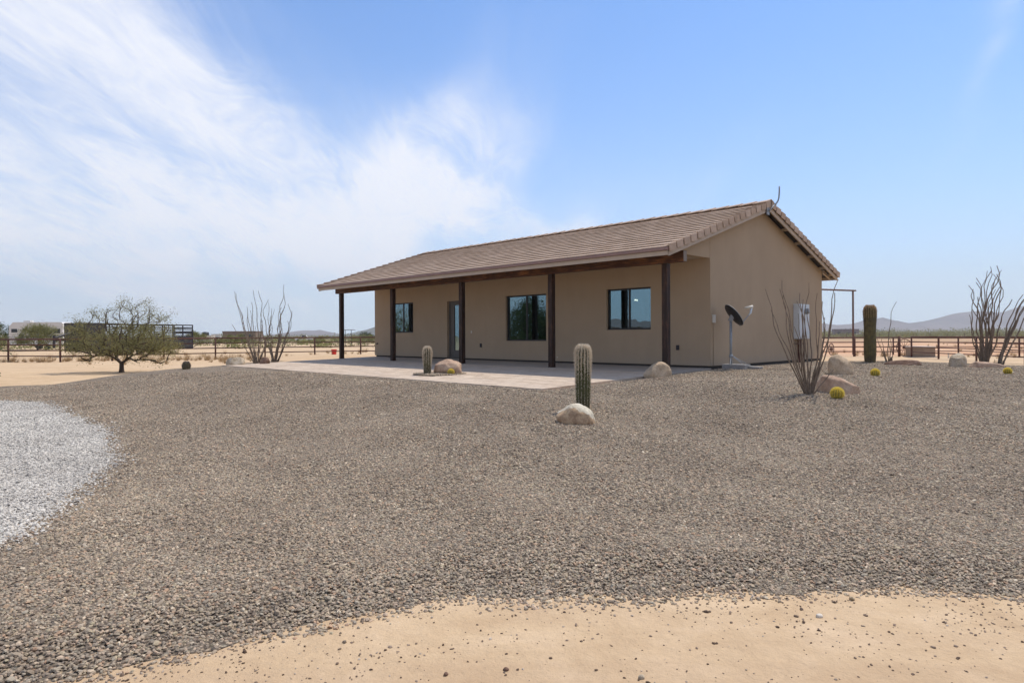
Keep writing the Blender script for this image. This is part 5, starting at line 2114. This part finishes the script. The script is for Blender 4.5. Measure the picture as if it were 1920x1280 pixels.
far_house('flat_roofed_house', 'long brown flat-roofed building on the skyline left of the ocotillos', 'building', (-80.5, 198), 9.5, 7, 2.95, .05, 'adobe', [(-2.6, 1.1, 1.2, 1.0), (1, 1.1, 1.6, 1.0), (3.5, .3, 1.0, 2)])
far_house('flat_roofed_house', 'low grey-brown building below the far mountains between house and saguaro', 'building', (200.5, 398), 13.5, 8, 4.0, -.3, 'purple', [(-4, 1, 1.5, 1.6), (1, 1.1, 1.8, 1.2), (4.4, .4, 1.6, 2.2)])
far_house('shed', 'pale shed on the skyline right of the cattle trailer', 'shed', (-81.5, 175), 4.6, 3, 1.75, .1, 'cream', [(-.8, .5, .7, .8)])
far_house('shed', 'white shed beside the brown flat-roofed building', 'shed', (-80.0, 179), 2.2, 2, 2.1, .3, 'rvwhite', [(.2, .6, .7, .9)])
far_house('ranch_house', 'gabled house far off to the left, its roof mirrored in the right porch window', 'house', (-176, -10), 16, 9, 3.6, 1.3, 'adobe', [(-4, 1, 1.5, 1.2), (3, 1, 1.5, 1.2)], 2.4, 'purple')
tnk = MB().lathe([(0, 0), (.9, 0), (.95, .5), (.8, .9), (0, 1.0)], 14, close=False).build('water_tank', M['dark'], None, smooth=True, loc=(-84.8, 183, 1.2))
tag(tnk, 'dark round water tank showing above the pale shed', 'water tank')

RVX, RVY = -60.4, 85.0
RV = empty('caravan', (RVX, RVY, -.65), .08)
tag(RV, 'white travel trailer parked behind the bushes at the far left', 'caravan')
MB().prism([(-3.3, .5), (3.2, .5), (3.2, 3.25), (3.05, 3.45), (-2.8, 3.45), (-3.25, 2.9)], 'y', -1.2, 1.2).build('body', M['rvwhite'], RV, bevel=.03)
for x, z, a, b in ((-2.6, 2.15, .7, .45), (.9, 2.0, 1.4, .65), (-1.3, 2.35, .6, .3), (2.5, 2.0, .8, .6)):
    MB().box(x - a / 2, x + a / 2, -1.235, -1.203, z, z + b).build('window', M['farglass'], RV)
MB().box(-2.05, -1.45, -1.23, -1.203, .7, 1.95).build('door', M['farglass'], RV)
MB().box(-3.28, 3.18, -1.225, -1.203, 1.5, 1.58).build('stripe', M['galv'], RV)
MB().box(-2.0, -1.2, -.4, .4, 3.453, 3.68).build('roof_vent', M['rvwhite'], RV, bevel=.02)
for x in (.4, 1.3):
    wl = MB().lathe([(.0, -.1), (.36, -.1), (.36, .1), (0, .1)], 16, close=False).build('wheel', M['tyre'], RV)
    wl.matrix_local = Matrix.Translation((x, -1.12, .36)) @ Matrix.Rotation(R(90), 4, 'X')


def far_vehicle(label, x, y, rz, mat, L_=4.8):
    root = empty('parked_truck', (x, y, -.65), rz)
    tag(root, label, 'truck')
    MB().prism([(-L_ / 2, .5), (L_ / 2, .5), (L_ / 2, 1.05), (L_ * .27, 1.15), (L_ * .12, 1.75), (-L_ * .12, 1.75), (-L_ * .16, 1.15), (-L_ / 2, 1.15)], 'y', -.9, .9).build('body', M[mat], root)
    MB().prism([(L_ * .235, 1.18), (L_ * .11, 1.68), (-L_ * .1, 1.68), (-L_ * .13, 1.18)], 'y', -.915, .915).build('window', M['farglass'], root)
    for xx_ in (-L_ * .32, L_ * .32):
        for yy_ in (-.85, .85):
            wl = MB().lathe([(.0, -.12), (.38, -.12), (.38, .12), (0, .12)], 14, close=False).build('wheel', M['tyre'], root)
            wl.matrix_local = Matrix.Translation((xx_, yy_, .38)) @ Matrix.Rotation(R(90), 4, 'X')
    return root


far_vehicle('small white truck far off between left ocotillos and porch', -53.5, 170, .2, 'rvwhite', 4.2)
far_vehicle('white truck parked beside the low building under the far mountains', 203, 385, .1, 'rvwhite')
SF = empty('shade_shelter', (-24.4, 100, -.65))
tag(SF, 'thin flat-topped shade frame on posts seen beyond the fence under the porch beam', 'shade frame')
MB().box(-1.0, .55, -.8, .8, 2.38, 2.45).build('top_panel', M['darksteel'], SF)
for a in (-.8, .1):
    MB().tube([(a, 0, -.1), (a, 0, 2.38)], .04, 6).build('post', M['darksteel'], SF)

# chandelier glimpsed through the right window
lx, ly = to_world(3.85, 2.2)
CH = empty('chandelier', (lx, ly, 1.85))
tag(CH, 'small lit chandelier seen through the glass of the right porch window', 'chandelier')
MB().tube([(0, 0, .08), (0, 0, .7)], .008, 6).build('stem', M['bronze'], CH)
m = bpy.data.materials.new('lit_bulb')
m.use_nodes = True
bs = m.node_tree.nodes['Principled BSDF']
bs.inputs['Base Color'].default_value = (1, .9, .75, 1)
bs.inputs['Emission Color'].default_value = (1, .82, .6, 1)
bs.inputs['Emission Strength'].default_value = 14
for i in range(4):
    a = i * 1.57 + .3
    ex, ey = .14 * math.cos(a), .14 * math.sin(a)
    MB().tube([(0, 0, .08), (ex, ey, .03), (ex, ey, .06)], .006, 5).build('arm', M['bronze'], CH)
    MB().lathe([(.0, -.03), (.014, -.015), (.017, .0), (.012, .02), (0, .035)], 10, close=False).build('bulb', m, CH, smooth=True, loc=(ex, ey, .07))
